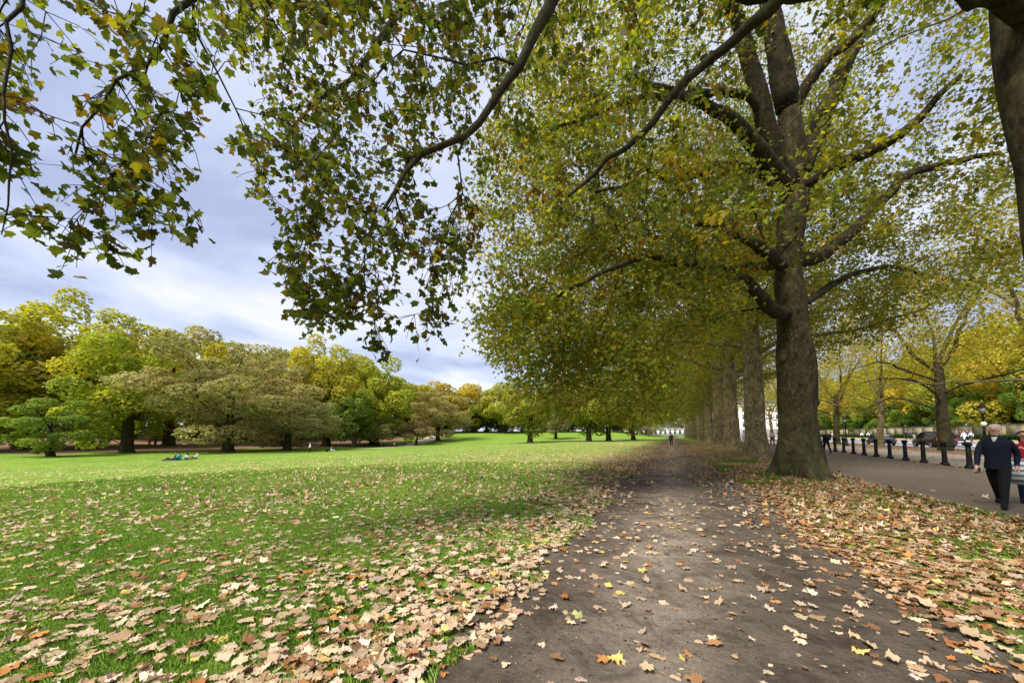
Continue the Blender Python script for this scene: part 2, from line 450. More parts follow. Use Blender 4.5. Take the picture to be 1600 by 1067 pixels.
# winding gravel path far off on the left, and the litter covered bank under the trees
gp = [on_ground(560, 88), on_ground(590, 90), on_ground(612, 95), on_ground(634, 103), on_ground(654, 114), on_ground(672, 128), on_ground(690, 150), on_ground(705, 180)]
gp = np.array(gp); tt = np.linspace(0, len(gp) - 1, 60)
gc = np.stack([np.interp(tt, np.arange(len(gp)), gp[:, k]) for k in (0, 1)], 1)
gt = norm(np.gradient(gc, axis=0)); gn = np.stack([-gt[:, 1], gt[:, 0]], 1)
wd = np.linspace(1.2, 3.4, 60)[:, None]
rows = np.stack([gc + gn * wd * k for k in (-1, -.33, .33, 1)], 1).reshape(-1, 2)
F = np.array([[r * 4 + c, r * 4 + c + 1, r * 4 + c + 5, r * 4 + c + 4] for r in range(59) for c in range(3)])
tag(obj('gravel_path', mesh_arrays('gravel_path', np.column_stack([rows, HT(rows[:, 0], rows[:, 1]) + .03]), None, F, None, True), M['gravel']), kind='structure')
us = np.linspace(-1250, 650, 70)
inner = np.interp(us, [-1250, 0, 60, 170, 330, 500, 560, 600, 650], [60, 64, 60, 70, 78, 92, 98, 116, 135]) + 1.8 * np.sin(us * .05) + 1.2 * np.sin(us * .13)
V = []
for k, f in enumerate((0, 2, 6, 12, 22, 40, 80, 160)):
    for u, d0 in zip(us, inner):
        p = at(u, PY, d0 + f); V.append([p[0], p[1], hz(p[0], p[1]) + .02])
n = len(us); F = np.array([[r * n + c, r * n + c + 1, (r + 1) * n + c + 1, (r + 1) * n + c] for r in range(7) for c in range(n - 1)])
tag(obj('leaf_covered_bank', mesh_arrays('bank', V, None, F, None, True), M['litter']), kind='structure')

# ------------------------------------------------------------------ leaf shapes
def palmate(nfine=1, seed=0, curl=.12, stem=True, fold=0.0):
    """a five-lobed plane leaf about 1 wide, lying in xy with its stalk at -y; returns V, F3"""
    r_ = np.random.default_rng(seed)
    tips = [(-124, .42), (-64, .57), (0, .66), (64, .57), (124, .42)]
    out = []
    for k, (a, r) in enumerate(tips):
        r *= r_.uniform(.82, 1.12); a += r_.uniform(-6, 6)
        if nfine == 2:
            out += [(a - 19, r * r_.uniform(.70, .8)), (a - 9, r * r_.uniform(.76, .86)), (a, r), (a + 9, r * r_.uniform(.76, .86)), (a + 19, r * r_.uniform(.70, .8))]
        elif nfine == 1: out += [(a - 13, r * .72), (a, r), (a + 13, r * .72)] if k in (1, 2, 3) else [(a, r)]
        else: out += [(a, r)]
        if k < 4: out.append((.5 * (a + tips[k + 1][0]), r_.uniform(.33, .42) if nfine else .36))
    out.append((180, .24))
    P = np.array([[r * math.sin(rad(a)), r * math.cos(rad(a)) + .05] for a, r in out])
    V = np.vstack([[0, -.02], P]); n = len(P); rr = np.hypot(V[:, 0], V[:, 1])
    z = curl * (2.4 * V[:, 0] ** 2 * r_.uniform(.2, 1.3) + 1.8 * (V[:, 1] ** 2) * r_.uniform(-.6, 1.2)) + curl * .5 * r_.normal(size=len(V)) * (rr > .2)
    if fold:
        th = r_.uniform(0, 6.28); ax = V[:, 0] * math.cos(th) + V[:, 1] * math.sin(th) - r_.uniform(0, .15); side = np.maximum(ax, 0)
        z = z + fold * side * (1 + 1.2 * side); V = V - np.outer(side * min(fold, 1.2) * .45, [math.cos(th), math.sin(th)])
        th2 = th + r_.uniform(2, 4); ax = V[:, 0] * math.cos(th2) + V[:, 1] * math.sin(th2) - .12; z = z + .5 * fold * np.maximum(ax, 0)
    V = np.column_stack([V, z])
    F = [[0, 1 + (i + 1) % n, 1 + i] for i in range(n)]
    if stem:
        b = len(V); V = np.vstack([V, [[-.012, -.2, .0], [.012, -.2, .0], [r_.uniform(-.12, .12), -.62, r_.uniform(0, .1)]]]); F.append([b, b + 1, b + 2])
    return V, np.array(F)
def kite(seed=0, w=.8):
    r_ = np.random.default_rng(seed); j = r_.uniform(-.1, .1, (4, 2))
    V = np.array([[0, -.5, 0], [.42 * w + j[1, 0], .05 + j[1, 1], .10], [0 + j[2, 0], .55, -.06], [-.42 * w + j[3, 0], .0 + j[3, 1], .08]])
    return V, np.array([[0, 1, 2], [0, 2, 3]])
def trident(seed=0):
    r_ = np.random.default_rng(seed)
    V = np.array([[0, -.42, 0], [.5, .05, .06], [.17, .12, 0], [0, .6, -.06], [-.17, .12, 0], [-.5, .05, .06]]); V[:, :2] += r_.uniform(-.05, .05, (6, 2)); V[:, 2] *= r_.uniform(.2, 2.2)
    return V, np.array([[0, 1, 2], [0, 2, 4], [2, 3, 4], [0, 4, 5]])
LEAF_FINE = [palmate(2, k, .14) for k in range(5)]
LEAF_CURLED = [palmate(2, 20 + k, .07 + .03 * (k // 2), True, [0, 0, .3, .5, .8, 1.1][k]) for k in range(6)]
LEAF_MID = [palmate(0, k, .16, False) for k in range(4)]
LEAF_LITTER = [palmate(0, 30 + k, .12, False, [0, .2, .5, .9][k]) for k in range(4)]
LEAF_TRI = [trident(k) for k in range(4)]
LEAF_KITE = [kite(k) for k in range(4)]
def frames(nrm, tip):
    n = norm(nrm); t = norm(tip - n * (tip * n).sum(-1, keepdims=True)); x = np.cross(t, n)
    return np.stack([x, t, n], -1)
def scatter(name, tmpl, pos, R, scale, col, smooth=False):
    """many copies of leaf templates joined in one mesh"""
    pick = rng.integers(0, len(tmpl), len(pos)); Vs, Fs, Cs, n = [], [], [], 0
    for k, (tv, tf) in enumerate(tmpl):
        q = np.nonzero(pick == k)[0]
        if not len(q): continue
        v = np.einsum('nij,vj->nvi', R[q], tv) * scale[q][:, None, None] + pos[q][:, None, :]
        f = tf[None] + (np.arange(len(q)) * len(tv))[:, None, None] + n
        Vs.append(v.reshape(-1, 3)); Fs.append(f.reshape(-1, 3)); Cs.append(np.repeat(col[q], len(tv), 0)); n += len(q) * len(tv)
    return mesh_arrays(name, np.concatenate(Vs), np.concatenate(Fs), None, np.concatenate(Cs), smooth)
def palette(n, cols, weights, jit=.16, r_=None):
    r_ = r_ or rng
    w = np.array(weights, float); c = np.array(cols)[r_.choice(len(cols), n, p=w / w.sum())]
    return np.clip(c * np.exp(r_.normal(0, jit, (n, 1))) * np.exp(r_.normal(0, jit * .22, (n, 3)) * np.array([.5, .5, 1.0])), .004, .9)

# ------------------------------------------------------------------ trees
class Skel:
    def __init__(s, base): s.P = [np.array(base, float)]; s.par = [-1]; s.len = [0.0]; s.hr = [0.0]; s.tag = ['trunk']; s.tips = []
    def add(s, p, par, r=0.0, tg='twig'):
        s.P.append(np.asarray(p, float)); s.par.append(par); s.len.append(s.len[par] + float(np.linalg.norm(s.P[-1] - s.P[par]))); s.hr.append(r); s.tag.append(tg)
        return len(s.P) - 1
    def limb(s, pts, radii, start, tg, step=.6, wig=.05, seed=0):
        """a hand-placed polyline smoothed into nodes; returns the node ids"""
        r_ = np.random.default_rng(seed); pts = [s.P[start]] + [np.asarray(p, float) for p in pts]
        pts = np.array(pts); L = np.concatenate([[0], np.cumsum(np.linalg.norm(np.diff(pts, axis=0), axis=1))])
        rr = np.concatenate([[radii[0]], np.interp(np.linspace(0, 1, len(pts) - 1), np.linspace(0, 1, len(radii)), radii)])
        n = max(2, int(L[-1] / step)); tt = np.linspace(0, L[-1], n + 1)[1:]
        ext = np.vstack([2 * pts[0] - pts[1], pts, 2 * pts[-1] - pts[-2]]); ids = []
        cur = start
        for q in tt:
            i = min(max(int(np.searchsorted(L, q)) - 1, 0), len(pts) - 2); f = (q - L[i]) / max(L[i + 1] - L[i], 1e-6)
            p0, p1, p2, p3 = ext[i], ext[i + 1], ext[i + 2], ext[i + 3]
            p = .5 * ((2 * p1) + (-p0 + p2) * f + (2 * p0 - 5 * p1 + 4 * p2 - p3) * f * f + (-p0 + 3 * p1 - 3 * p2 + p3) * f ** 3)
            r = float(np.interp(q, L, rr)); p = p + r_.normal(0, wig, 3) * min(1, .3 / max(r, .1))
            cur = s.add(p, cur, r, tg); ids.append(cur)
        return ids
    def grow(s, targets, alpha=.35, step=.55, droop=.12, wig=.08, seed=0, ban_trunk=0.0):
        r_ = np.random.default_rng(seed); T = np.asarray(targets)
        cap = len(s.P) + len(T) * 24; A = np.zeros((cap, 3)); Ln = np.zeros(cap); n = len(s.P)
        A[:n] = s.P; Ln[:n] = s.len
        base = np.array([1 if t == 'trunk' else 0 for t in s.tag]); pen = np.zeros(cap); pen[:n] = base * ban_trunk
        d = np.min(np.linalg.norm(T[:, None, :] - A[None, :n:3, :], axis=2), axis=1)
        for q in np.argsort(d):
            p = T[q]; D = np.linalg.norm(A[:n] - p, axis=1)
            i = int(np.argmin(D + alpha * Ln[:n] + pen[:n])); L = D[i]; k = max(1, int(round(L / step)))
            a = A[i]; side = norm(r_.normal(size=3)) * L * .12
            par = i
            pdir = norm(a - s.P[s.par[i]]) if s.par[i] >= 0 else np.array([0, 0, 1.0])
            for m in range(1, k + 1):
                f = m / k; pt = a * (1 - f) + p * f + (side + pdir * L * .16 + np.array([0, 0, droop * L])) * (4 * f * (1 - f)) * .8 + r_.normal(0, wig, 3) * (0 if m == k else 1) * min(1.0, L)
                par = s.add(pt, par)
                A[n] = pt; Ln[n] = s.len[-1]; n += 1
            s.tips.append(par)
    def radii(s, tip=.006, ex=2.3, twig_max=9.0):
        n = len(s.P); acc = np.zeros(n); kids = [[] for _ in range(n)]
        for i in range(1, n): kids[s.par[i]].append(i)
        for i in range(n - 1, -1, -1):
            if not kids[i]: acc[i] = tip ** ex
            if s.par[i] >= 0: acc[s.par[i]] += acc[i]
        r = acc ** (1 / ex)
        hr = np.array(s.hr); r = np.where(hr > 0, hr, np.minimum(r, twig_max))
        for i in range(1, n):
            if hr[i] == 0: r[i] = min(r[i], r[s.par[i]] * .85)
        return r, kids
    def chains(s, r, kids):
        """split the skeleton in chains: a chain goes on with its thickest child of the same tag"""
        out = []; st = [(0, None)]
        while st:
            i, par = st.pop(); ch = [i]; t0 = s.tag[i]
            while kids[ch[-1]]:
                ks = sorted(kids[ch[-1]], key=lambda k: (s.tag[k] != t0, -r[k]))
                if s.tag[ks[0]] != t0: rest = ks; nxt = None
                else: nxt = ks[0]; rest = ks[1:]
                for k in rest: st.append((k, ch[-1]))
                if nxt is None: break
                ch.append(nxt)
            out.append((t0, par, ch))
        return out
def skin_chains(s, r, chains, sides=lambda q: 3 if q < .02 else (5 if q < .07 else (8 if q < .25 else 14))):
    groups = {}
    P = np.array(s.P)
    for tg, par, ch in chains:
        pts = P[ch]; rr = r[ch].copy()
        if par is not None:
            pts = np.vstack([P[par], pts]); rr = np.concatenate([[min(rr[0] * 1.15, r[par])], rr])
        if len(pts) < 2: continue
        groups.setdefault(tg, MB()).tube(pts, rr, sides(rr.max()))
    return groups
def trunk_mesh(centres, radii, flare, seed, n=40, lumps=.06, roots=7):
    """lofted trunk with root flare and swellings; centres k x 3 from the ground up"""
    r_ = np.random.default_rng(seed); a = np.linspace(0, 2 * np.pi, n, endpoint=False)
    C_ = np.asarray(centres, float); L = np.concatenate([[0], np.cumsum(np.linalg.norm(np.diff(C_, axis=0), axis=1))])
    zz = np.concatenate([[-.25, 0, .06, .14, .25, .4, .6, .85, 1.15, 1.5], np.arange(1.9, L[-1], .42), [L[-1]]])
    ph = r_.uniform(0, 6.28, 12); secs = []
    for z in zz:
        c = np.array([np.interp(max(z, 0), L, C_[:, k]) for k in range(3)]); c[2] += min(z, 0)
        R = np.interp(max(z, 0), L, radii); fl = flare * math.exp(-max(z, 0) / .55) + flare * .35 * math.exp(-max(z, 0) / 1.6)
        lob = .55 + .45 * np.cos(roots * a + ph[0] + .6 * np.sin(2 * a + ph[1])) + .35 * np.cos(3 * a + ph[2])
        lum = lumps * (np.sin(2 * a + ph[3] + z * .9) * .6 + np.sin(5 * a + ph[4] - z * 1.3) * .35 + np.sin(3 * a + ph[5] + z * 2.3) * .45 + np.sin(9 * a + ph[6] + z * 3.1) * .2 + .5 * math.sin(z * 2.1 + ph[7]))
        rad_ = R * (1 + lum) + fl * np.clip(lob, .1, 2) * R
        secs.append(np.stack([c[0] + rad_ * np.cos(a), c[1] + rad_ * np.sin(a), np.full(n, c[2])], 1))
    return MB().loft(secs).mesh('trunk', True)
def leaves_at(s, tips, per, spread_, r_, hang=.35, back=3):
    """leaf positions around the last nodes of each tip"""
    P = np.array(s.P); out = []; own = []
    for k, t in enumerate(tips):
        nodes = [t]
        for _ in range(back):
            if s.par[nodes[-1]] < 0: break
            nodes.append(s.par[nodes[-1]])
        m = per if np.isscalar(per) else per[k]
        f = r_.random(m) ** 1.5 * (len(nodes) - 1); i = np.minimum(f.astype(int), len(nodes) - 2) if len(nodes) > 1 else np.zeros(m, int)
        Q = P[nodes]
        base = Q[i] * (1 - (f - i))[:, None] + Q[np.minimum(i + 1, len(nodes) - 1)] * (f - i)[:, None]
        off = r_.normal(0, 1, (m, 3)) * spread_; off[:, 2] = off[:, 2] * .75 - spread_ * hang
        out.append(base + off); own.append(np.full(m, k))
    return np.concatenate(out), np.concatenate(own)
def leaf_frames(n, r_, up=.75, jit=.75, droop=.35):
    nr = r_.normal(0, jit, (n, 3)); nr[:, 2] += up
    tp = r_.normal(0, 1, (n, 3)); tp[:, 2] -= droop * 2
    return frames(nr, tp)
GREEN_MIX = [(.155, .19, .032), (.235, .25, .038), (.35, .31, .046), (.43, .31, .05), (.235, .115, .034), (.36, .175, .033), (.108, .135, .026)]

def place_tree(base, name, label, cat='tree', group=None, rz=0.0, sc_=1.0):
    o = empty(name, base, rz); o.scale = (sc_,) * 3 if np.isscalar(sc_) else sc_
    return tag(o, label, cat, group)
def finish_tree(root, base, sk, tcent, trad, flare, seed, bark, twigbark, trunk_n=40, lumps=.05, dark_limbs=False):
    """trunk, each main limb and the finer branches as parts"""
    b = np.asarray(base)
    me = trunk_mesh(np.asarray(tcent) - b, trad, flare, seed, trunk_n, lumps)
    obj('trunk', me, bark, root)
    r, kids = sk.radii()
    groups = skin_chains(sk, r, sk.chains(r, kids))
    for tg, mb in groups.items():
        if tg == 'trunk': continue
        mb.V = [v - b for v in mb.V]
        if tg == 'twig':
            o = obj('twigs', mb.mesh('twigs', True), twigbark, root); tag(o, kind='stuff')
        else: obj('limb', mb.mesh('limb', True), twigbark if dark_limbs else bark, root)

# ---- the nearest plane tree (its trunk stands at the right edge, its boughs reach over the camera)
B0 = np.array([5.55, 7.15, hz(5.55, 7.15)])
s0 = Skel(B0)
top0 = B0 + np.array([-.42, .05, 7.7])
t0c = [B0, B0 + [-.06, 0, 1.5], B0 + [-.18, .02, 3.4], B0 + [-.32, .04, 5.6], top0, B0 + [-.46, .05, 9.0]]
ids0 = s0.limb(t0c[1:], [.86, .6], 0, 'trunk', .6, .0)
n_top = ids0[-1]; n_mid = ids0[-3]
LA = s0.limb([at(1050, -260, 5.6), at(905, -70, 5.7), at(862, 0, 5.6), at(826, 75, 5.5), at(790, 130, 5.4), at(722, 214, 5.2), at(655, 245, 5.1), at(622, 285, 5.0), at(596, 335, 4.9)], [.17, .11, .068, .048, .032, .018], n_mid, 'limbA', .35, .02, 1)
LB = s0.limb([at(1400, -190, 5.6), at(1215, 0, 6.4), at(1150, 62, 6.8), at(1070, 130, 7.0), at(1012, 200, 7.2), at(965, 240, 7.3), at(918, 280, 7.4), at(890, 310, 7.4)], [.15, .09, .068, .048, .025], n_mid, 'limbB', .35, .02, 2)
LC = s0.limb([np.array([2.4, 6.1, 10.4]), np.array([-.6, 4.4, 9.6]), at(480, -220, 4.6), at(330, -60, 4.3), at(268, 40, 4.2), at(232, 90, 4.1), at(150, 160, 4.0), at(108, 250, 3.9)], [.2, .11, .06, .032, .02, .013, .009], n_top, 'limbC', .35, .02, 3)
LD = s0.limb([np.array([2.0, 8.6, 10.8]), at(760, -180, 7.4), at(640, -10, 7.0), at(560, 110, 6.6), at(490, 160, 6.2), at(430, 230, 5.9)], [.18, .10, .05, .028, .014], n_top, 'limbD', .4, .02, 4)
LE = s0.limb([B0 + [-.2, .9, 11.0], B0 + [-.6, 2.4, 14.5], B0 + [-.9, 3.6, 18.5]], [.34, .2, .1], n_top, 'limbE', .6, .05, 5)
LF = s0.limb([B0 + [1.2, .2, 11.5], B0 + [3.2, .6, 14.5], B0 + [5.5, .9, 17]], [.28, .18, .09], n_top, 'limbF', .6, .05, 6)
LG = s0.limb([B0 + [-.4, -1.6, 11.0], B0 + [-1.4, -4.0, 13.0], B0 + [-2.2, -7, 14.5]], [.28, .18, .09], n_top, 'limbG', .6, .05, 7)
LH = s0.limb([at(300, -260, 4.2), at(90, -90, 3.7), at(40, -10, 3.5), at(10, 60, 3.4), at(4, 160, 3.3), at(18, 250, 3.3), at(12, 330, 3.3), at(2, 365, 3.3)], [.03, .02, .012, .008, .004], LC[len(LC) // 3], 'limbH', .25, .02, 8)
LI = s0.limb([at(1545, -20, 4.9), at(1528, 5, 4.9), at(1508, -20, 4.8), at(1450, -90, 4.8)], [.17, .12, .07], ids0[-5], 'limbI', .3, .01, 9)
def poly_targets(poly, n, d0, d1, r_, dfun=None):
    poly = np.asarray(poly, float); lo, hi = poly.min(0), poly.max(0); out = []
    while len(out) < n:
        u, v = r_.uniform(lo[0], hi[0], 400), r_.uniform(lo[1], hi[1], 400)
        k = inside(poly, u, v)
        for a, b in zip(u[k], v[k]): out.append(at(a, b, r_.uniform(d0, d1)))
    return np.array(out[:n])
r0 = np.random.default_rng(11)
sprays = [
    ([(-80, -60), (330, -60), (300, 60), (200, 100), (90, 120), (-80, 150)], 15, 3.4, 5.2),
    ([(235, -20), (345, 30), (352, 120), (300, 215), (215, 190), (205, 80)], 10, 3.9, 4.8),
    ([(105, 120), (215, 80), (240, 230), (225, 300), (120, 300), (50, 245)], 11, 3.8, 4.6),
    ([(215, 180), (320, 200), (322, 330), (262, 425), (160, 400), (150, 320)], 10, 3.8, 4.5),
    ([(40, 335), (150, 340), (150, 372), (60, 360)], 4, 3.8, 4.2),
    ([(-40, 130), (14, 140), (10, 240), (-40, 250)], 6, 3.2, 3.6),
    ([(330, -60), (900, -60), (870, 60), (770, 180), (720, 260), (600, 280), (440, 270), (372, 235), (415, 130), (350, 40)], 215, 5.2, 9.5),
    ([(330, -60), (760, -60), (700, 160), (440, 250), (372, 235), (415, 130), (350, 40)], 50, 4.6, 6.0),
    ([(380, 215), (470, 240), (560, 270), (640, 290), (655, 400), (580, 470), (500, 500), (432, 478), (440, 400), (415, 300)], 66, 4.8, 6.4),
    ([(500, 440), (600, 420), (628, 520), (600, 560), (560, 540)], 10, 5.2, 6.0),
    ([(650, 280), (735, 300), (732, 400), (700, 520), (640, 510), (650, 400)], 24, 5.0, 6.5),
    ([(870, -60), (1230, -60), (1190, 60), (1000, 240), (880, 330), (760, 330), (730, 230), (800, 130)], 70, 6.2, 10.5),
    ([(880, 250), (1260, 270), (1260, 430), (1050, 420), (900, 340)], 26, 7.5, 9.5),
]
tg0 = []
for pl, n, a, b in sprays: tg0.append(poly_targets(pl, n, a, b, r0))
tg0 = np.concatenate(tg0)
# the rest of the crown, above and beside the view
q = r0.normal(0, 1, (2600, 3)); q = norm(q) * (r0.random((2600, 1)) ** .4)
q = q * np.array([10.5, 9.5, 7.5]) + B0 + np.array([-1.5, -1.0, 14.0])
u, v, dd = proj(q)
keep = ((v < -70) | (u > 1660) | (dd < .5) | np.isnan(v)) & (q[:, 2] > 6.8)
q = q[keep][:130]
s0.grow(np.concatenate([tg0, q]), .32, .42, .14, .05, 3, 2.0)
nt0 = len(tg0)
root0 = place_tree(B0, 'plane_tree', 'nearest plane tree, its bare trunk cut off by the top corner beside the walk', 'tree', 'plane trees in the row beside the dirt path')
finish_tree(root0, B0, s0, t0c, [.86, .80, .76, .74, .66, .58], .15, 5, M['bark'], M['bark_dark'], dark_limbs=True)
order = np.argsort([0] * len(s0.tips))
tipsP = np.array([s0.P[t] for t in s0.tips])
u, v, dd = proj(tipsP); inview = (dd > 1) & (u > -120) & (u < 1720) & (v > -110)
near_t = [t for t, k in zip(s0.tips, inview) if k]; far_t = [t for t, k in zip(s0.tips, inview) if not k]
def twiglets(sk, tips, per, ln, r_):
    """short hanging shoots at the tips; returns leaf sites and a mesh builder of the shoots"""
    mb = MB(); sites = []; own = []
    for k, t in enumerate(tips):
        p = sk.P[t]; d0 = norm(p - sk.P[sk.par[t]])
        for j in range(per):
            src = p if j < 2 else p * .5 + .5 * sk.P[sk.par[t]]
            d = norm(d0 * .7 + r_.normal(0, .65, 3) + np.array([0, 0, -.45])); L = ln * r_.uniform(.5, 1.25)
            b = src + d * L * .55 + r_.normal(0, .02, 3); c = b + norm(d + np.array([0, 0, -.5])) * L * .5
            mb.tube(np.array([src, b, c]), [.006, .0045, .003], 3)
            for f in (.35, .55, .75, .9, 1.0):
                if r_.random() < .82:
                    base = src * (1 - f * 1.6) + b * f * 1.6 if f < .62 else b + (c - b) * (f - .55) / .45
                    sites.append(base + r_.normal(0, .045, 3) + np.array([0, 0, -.035])); own.append(k)
    return np.array(sites), np.array(own), mb
site, own, shoots = twiglets(s0, near_t, 5, .42, r0)
shoots.V = [a - B0 for a in shoots.V]
tag(obj('shoots', shoots.mesh('shoots'), M['bark_dark'], root0), kind='stuff')
n = len(site)
clump = palette(len(near_t), GREEN_MIX, [5, 2.5, .6, .2, 1.5, .2, 7], .16, r0)
col = palette(n, GREEN_MIX, [5, 3, .8, .2, 1.7, .3, 6], .15, r0) * .34 + clump[own] * .30
Rm = leaf_frames(n, r0, .55, .75, .5); scl = r0.uniform(.085, .152, n)
u, v, dd = proj(site)
vis = (dd > .5) & (u > 0) & (u < 1600) & (v > 0) & (v < 1067)
size = np.where(vis, scl / np.maximum(dd, .5), 0); big = np.argsort(-size)[:300]
rest = np.setdiff1d(np.arange(n), big)
o = obj('crown', scatter('crown', LEAF_MID, site[rest] - B0, Rm[rest], scl[rest], col[rest]), M['leaf'], root0); tag(o, kind='stuff')
leafmesh = [mesh_arrays('leaf', tv, tf, None, np.ones((len(tv), 3))) for tv, tf in LEAF_FINE]
for me in leafmesh: me.materials.append(M['leaf'])
def single_leaves(root, base, idx, site, Rm, scl, col):
    for k, i in enumerate(idx):
        lo = bpy.data.objects.new('leaf', leafmesh[k % len(leafmesh)]); C.objects.link(lo); lo.parent = root
        mx = Matrix(Rm[i].tolist()).to_4x4() @ Matrix.Scale(float(scl[i]), 4); mx.translation = Vector(site[i] - base); lo.matrix_basis = mx
        lo.color = (*col[i], 1)
single_leaves(root0, B0, big, site, Rm, scl, col)
pos, own = leaves_at(s0, far_t, 34, .38, r0); n = len(pos)
col = palette(n, GREEN_MIX, [5, 4, 3, 1, 1, .3, 3], .15, r0)
o = obj('upper_crown', scatter('upper_crown', LEAF_TRI, pos - B0, leaf_frames(n, r0), r0.uniform(.16, .25, n), col), M['leaf'], root0); tag(o, kind='stuff')

# ---- the big plane tree with the flared trunk
B1 = np.array([4.3, 16.75, hz(4.3, 16.75)]); D1 = 13.75
s1 = Skel(B1)
t1c = [B1, at(1247, 690, D1), at(1246, 600, D1), at(1238, 500, D1), at(1230, 430, D1), at(1236, 350, D1), at(1243, 290, D1), at(1240, 240, D1), at(1232, 170, D1)]
ids1 = s1.limb(t1c[1:], [.75, .40], 0, 'trunk', .5, 0)
P1 = np.array([s1.P[i] for i in ids1])
def near_id(sk, ids, p): return ids[int(np.argmin([np.linalg.norm(sk.P[i] - p) for i in ids]))]
def L1(start, pts, rr, tg, seed, off=None):
    st = near_id(s1, off or ids1, at(*start)); return s1.limb([at(*p) for p in pts], rr, st, tg, .5, .03, seed)
L1((1232, 170, D1), [(1222, 110, 13.6), (1205, 20, 13.5), (1190, -100, 13.3), (1180, -220, 13)], [.40, .3, .2, .1], 'limb0', 1)
l2 = L1((1236, 300, D1), [(1210, 245, 13.5), (1190, 165, 13.2), (1165, 70, 12.9), (1132, -30, 12.6), (1110, -140, 12.4)], [.33, .28, .2, .1], 'limb1', 2)
L1((1243, 280, D1), [(1268, 228, 13.9), (1292, 165, 14.1), (1325, 95, 14.3), (1352, 45, 14.5), (1392, -30, 14.8)], [.34, .28, .22, .14], 'limb2', 3)
L1((1236, 200, D1), [(1262, 130, 13.3), (1300, 85, 13.0), (1345, 50, 12.8), (1380, 0, 12.4), (1420, -60, 12.2)], [.2, .15, .1], 'limb3', 4)
L1((1238, 290, D1), [(1205, 262, 13.4), (1178, 222, 13.0), (1150, 190, 12.7), (1095, 160, 12.2), (1040, 140, 11.6), (980, 120, 11)], [.30, .24, .14, .06], 'limb4', 5)
s_ = near_id(s1, l2, at(1186, 165, 13.2))
s1.limb([at(*p) for p in [(1168, 150, 12.9), (1120, 143, 12.2), (1060, 150, 11.6), (1000, 155, 11), (930, 180, 10.2), (860, 205, 9.8)]], [.14, .11, .08, .04], s_, 'limb5', .4, .03, 6)
L1((1240, 310, D1), [(1205, 285, 13.4), (1165, 262, 13.0), (1120, 256, 12.6), (1085, 275, 12.2), (1050, 282, 11.9), (1010, 263, 11.5), (985, 287, 11), (930, 300, 10.4)], [.13, .11, .07, .035], 'limb6', 7)
L1((1236, 495, D1), [(1212, 488, 13.2), (1190, 466, 12.9), (1165, 440, 12.4), (1120, 418, 11.8), (1060, 412, 11), (1020, 400, 10.4), (940, 425, 9.8), (860, 470, 9.3)], [.24, .18, .12, .07, .04], 'limb7', 8)
L1((1236, 410, D1), [(1275, 402, 13.9), (1310, 380, 14), (1350, 345, 14.2), (1390, 300, 14.4), (1418, 274, 14.5), (1480, 256, 14.6), (1560, 238, 14.8)], [.26, .2, .16, .08], 'limb8', 9)
L1((1238, 480, D1), [(1275, 462, 14.2), (1310, 438, 14.8), (1350, 424, 15.2), (1395, 418, 15.6), (1440, 428, 16)], [.15, .11, .09, .05], 'limb9', 10)
L1((1230, 420, D1), [(1200, 395, 12.8), (1165, 372, 11.6), (1130, 352, 10.2), (1090, 350, 9.2)], [.2, .14, .09, .05], 'limb10', 11)
L1((1243, 290, D1), [(1250, 240, 15.0), (1240, 190, 17), (1220, 160, 19), (1190, 150, 20.5)], [.28, .2, .13, .07], 'limb11', 12)
L1((1230, 430, D1), [(1195, 415, 15), (1150, 420, 16.5), (1080, 440, 17.5), (1010, 450, 18)], [.18, .13, .09, .05], 'limb12', 13)
L1((1246, 300, D1), [(1330, 250, 12.4), (1420, 200, 11.4), (1500, 120, 10.8)], [.2, .14, .07], 'limb13', 14)
r1 = np.random.default_rng(21)
q = r1.uniform(-1, 1, (34000, 3)); q = q[(q ** 2).sum(1) < 1]; q = q[r1.random(len(q)) < (.18 + .82 * np.linalg.norm(q, axis=1) ** 2)]
q = q * np.array([11.6, 10.2, 11.5]) + B1 + np.array([-.2, -.4, 12.2])
rh = np.hypot(q[:, 0] - B1[0], q[:, 1] - B1[1]); left = S((B1[0] + 1.0 - q[:, 0]) / 5)
zlow = 8.2 - 5.7 * S((rh - 3.5) / 6.5) * left - 2.0 * S((rh - 2) / 6) * (1 - left)
u, v, dd = proj(q)
edge = np.interp(v, [0, 300, 330, 450, 560, 600, 660], [640, 700, 715, 728, 730, 765, 800])
wob_ = 14 * np.sin(v * .045) + 9 * np.sin(v * .11 + 1)
keep = (q[:, 2] > zlow) & (u > edge + wob_) & (dd > 4.5)
clear = inside([(1195, 470), (1300, 470), (1300, 760), (1180, 760)], u, v) & (dd < 15)          # the lower trunk stands free
clear |= inside([(1130, 60), (1262, 0), (1330, 60), (1265, 270), (1262, 400), (1205, 400), (1180, 240)], u, v) & (dd < 13.4) & (r1.random(len(q)) < .93)
clear |= inside([(980, 120), (1130, -40), (1430, -40), (1470, 270), (1300, 420), (1205, 400), (1100, 440), (980, 440)], u, v) & (dd < 12.6) & (r1.random(len(q)) < .5)
thin = inside([(1395, 40), (1600, 20), (1600, 260), (1400, 250)], u, v) & (r1.random(len(q)) < .55)
q = q[keep & ~clear & ~thin]; r1.shuffle(q)
u, v, dd = proj(q)
vis = (v > -60) & (u < 1680)
skirt = poly_targets([(738, 500), (775, 575), (815, 630), (900, 650), (1045, 648), (1050, 560), (900, 500), (800, 450)], 185, 9.0, 14.5, r1)
q = np.concatenate([q[vis][:1650], skirt, poly_targets([(735, 210), (880, 130), (1170, 200), (1160, 470), (1100, 560), (900, 600), (790, 585), (738, 520), (725, 330)], 420, 9.5, 17.5, r1), q[~vis][:130]])
s1.grow(q, .30, .5, .10, .06, 5, 2.5)
root1 = place_tree(B1, 'plane_tree', 'large plane tree with a thick mossy flared trunk, second of the row', 'tree', 'plane trees in the row beside the dirt path')
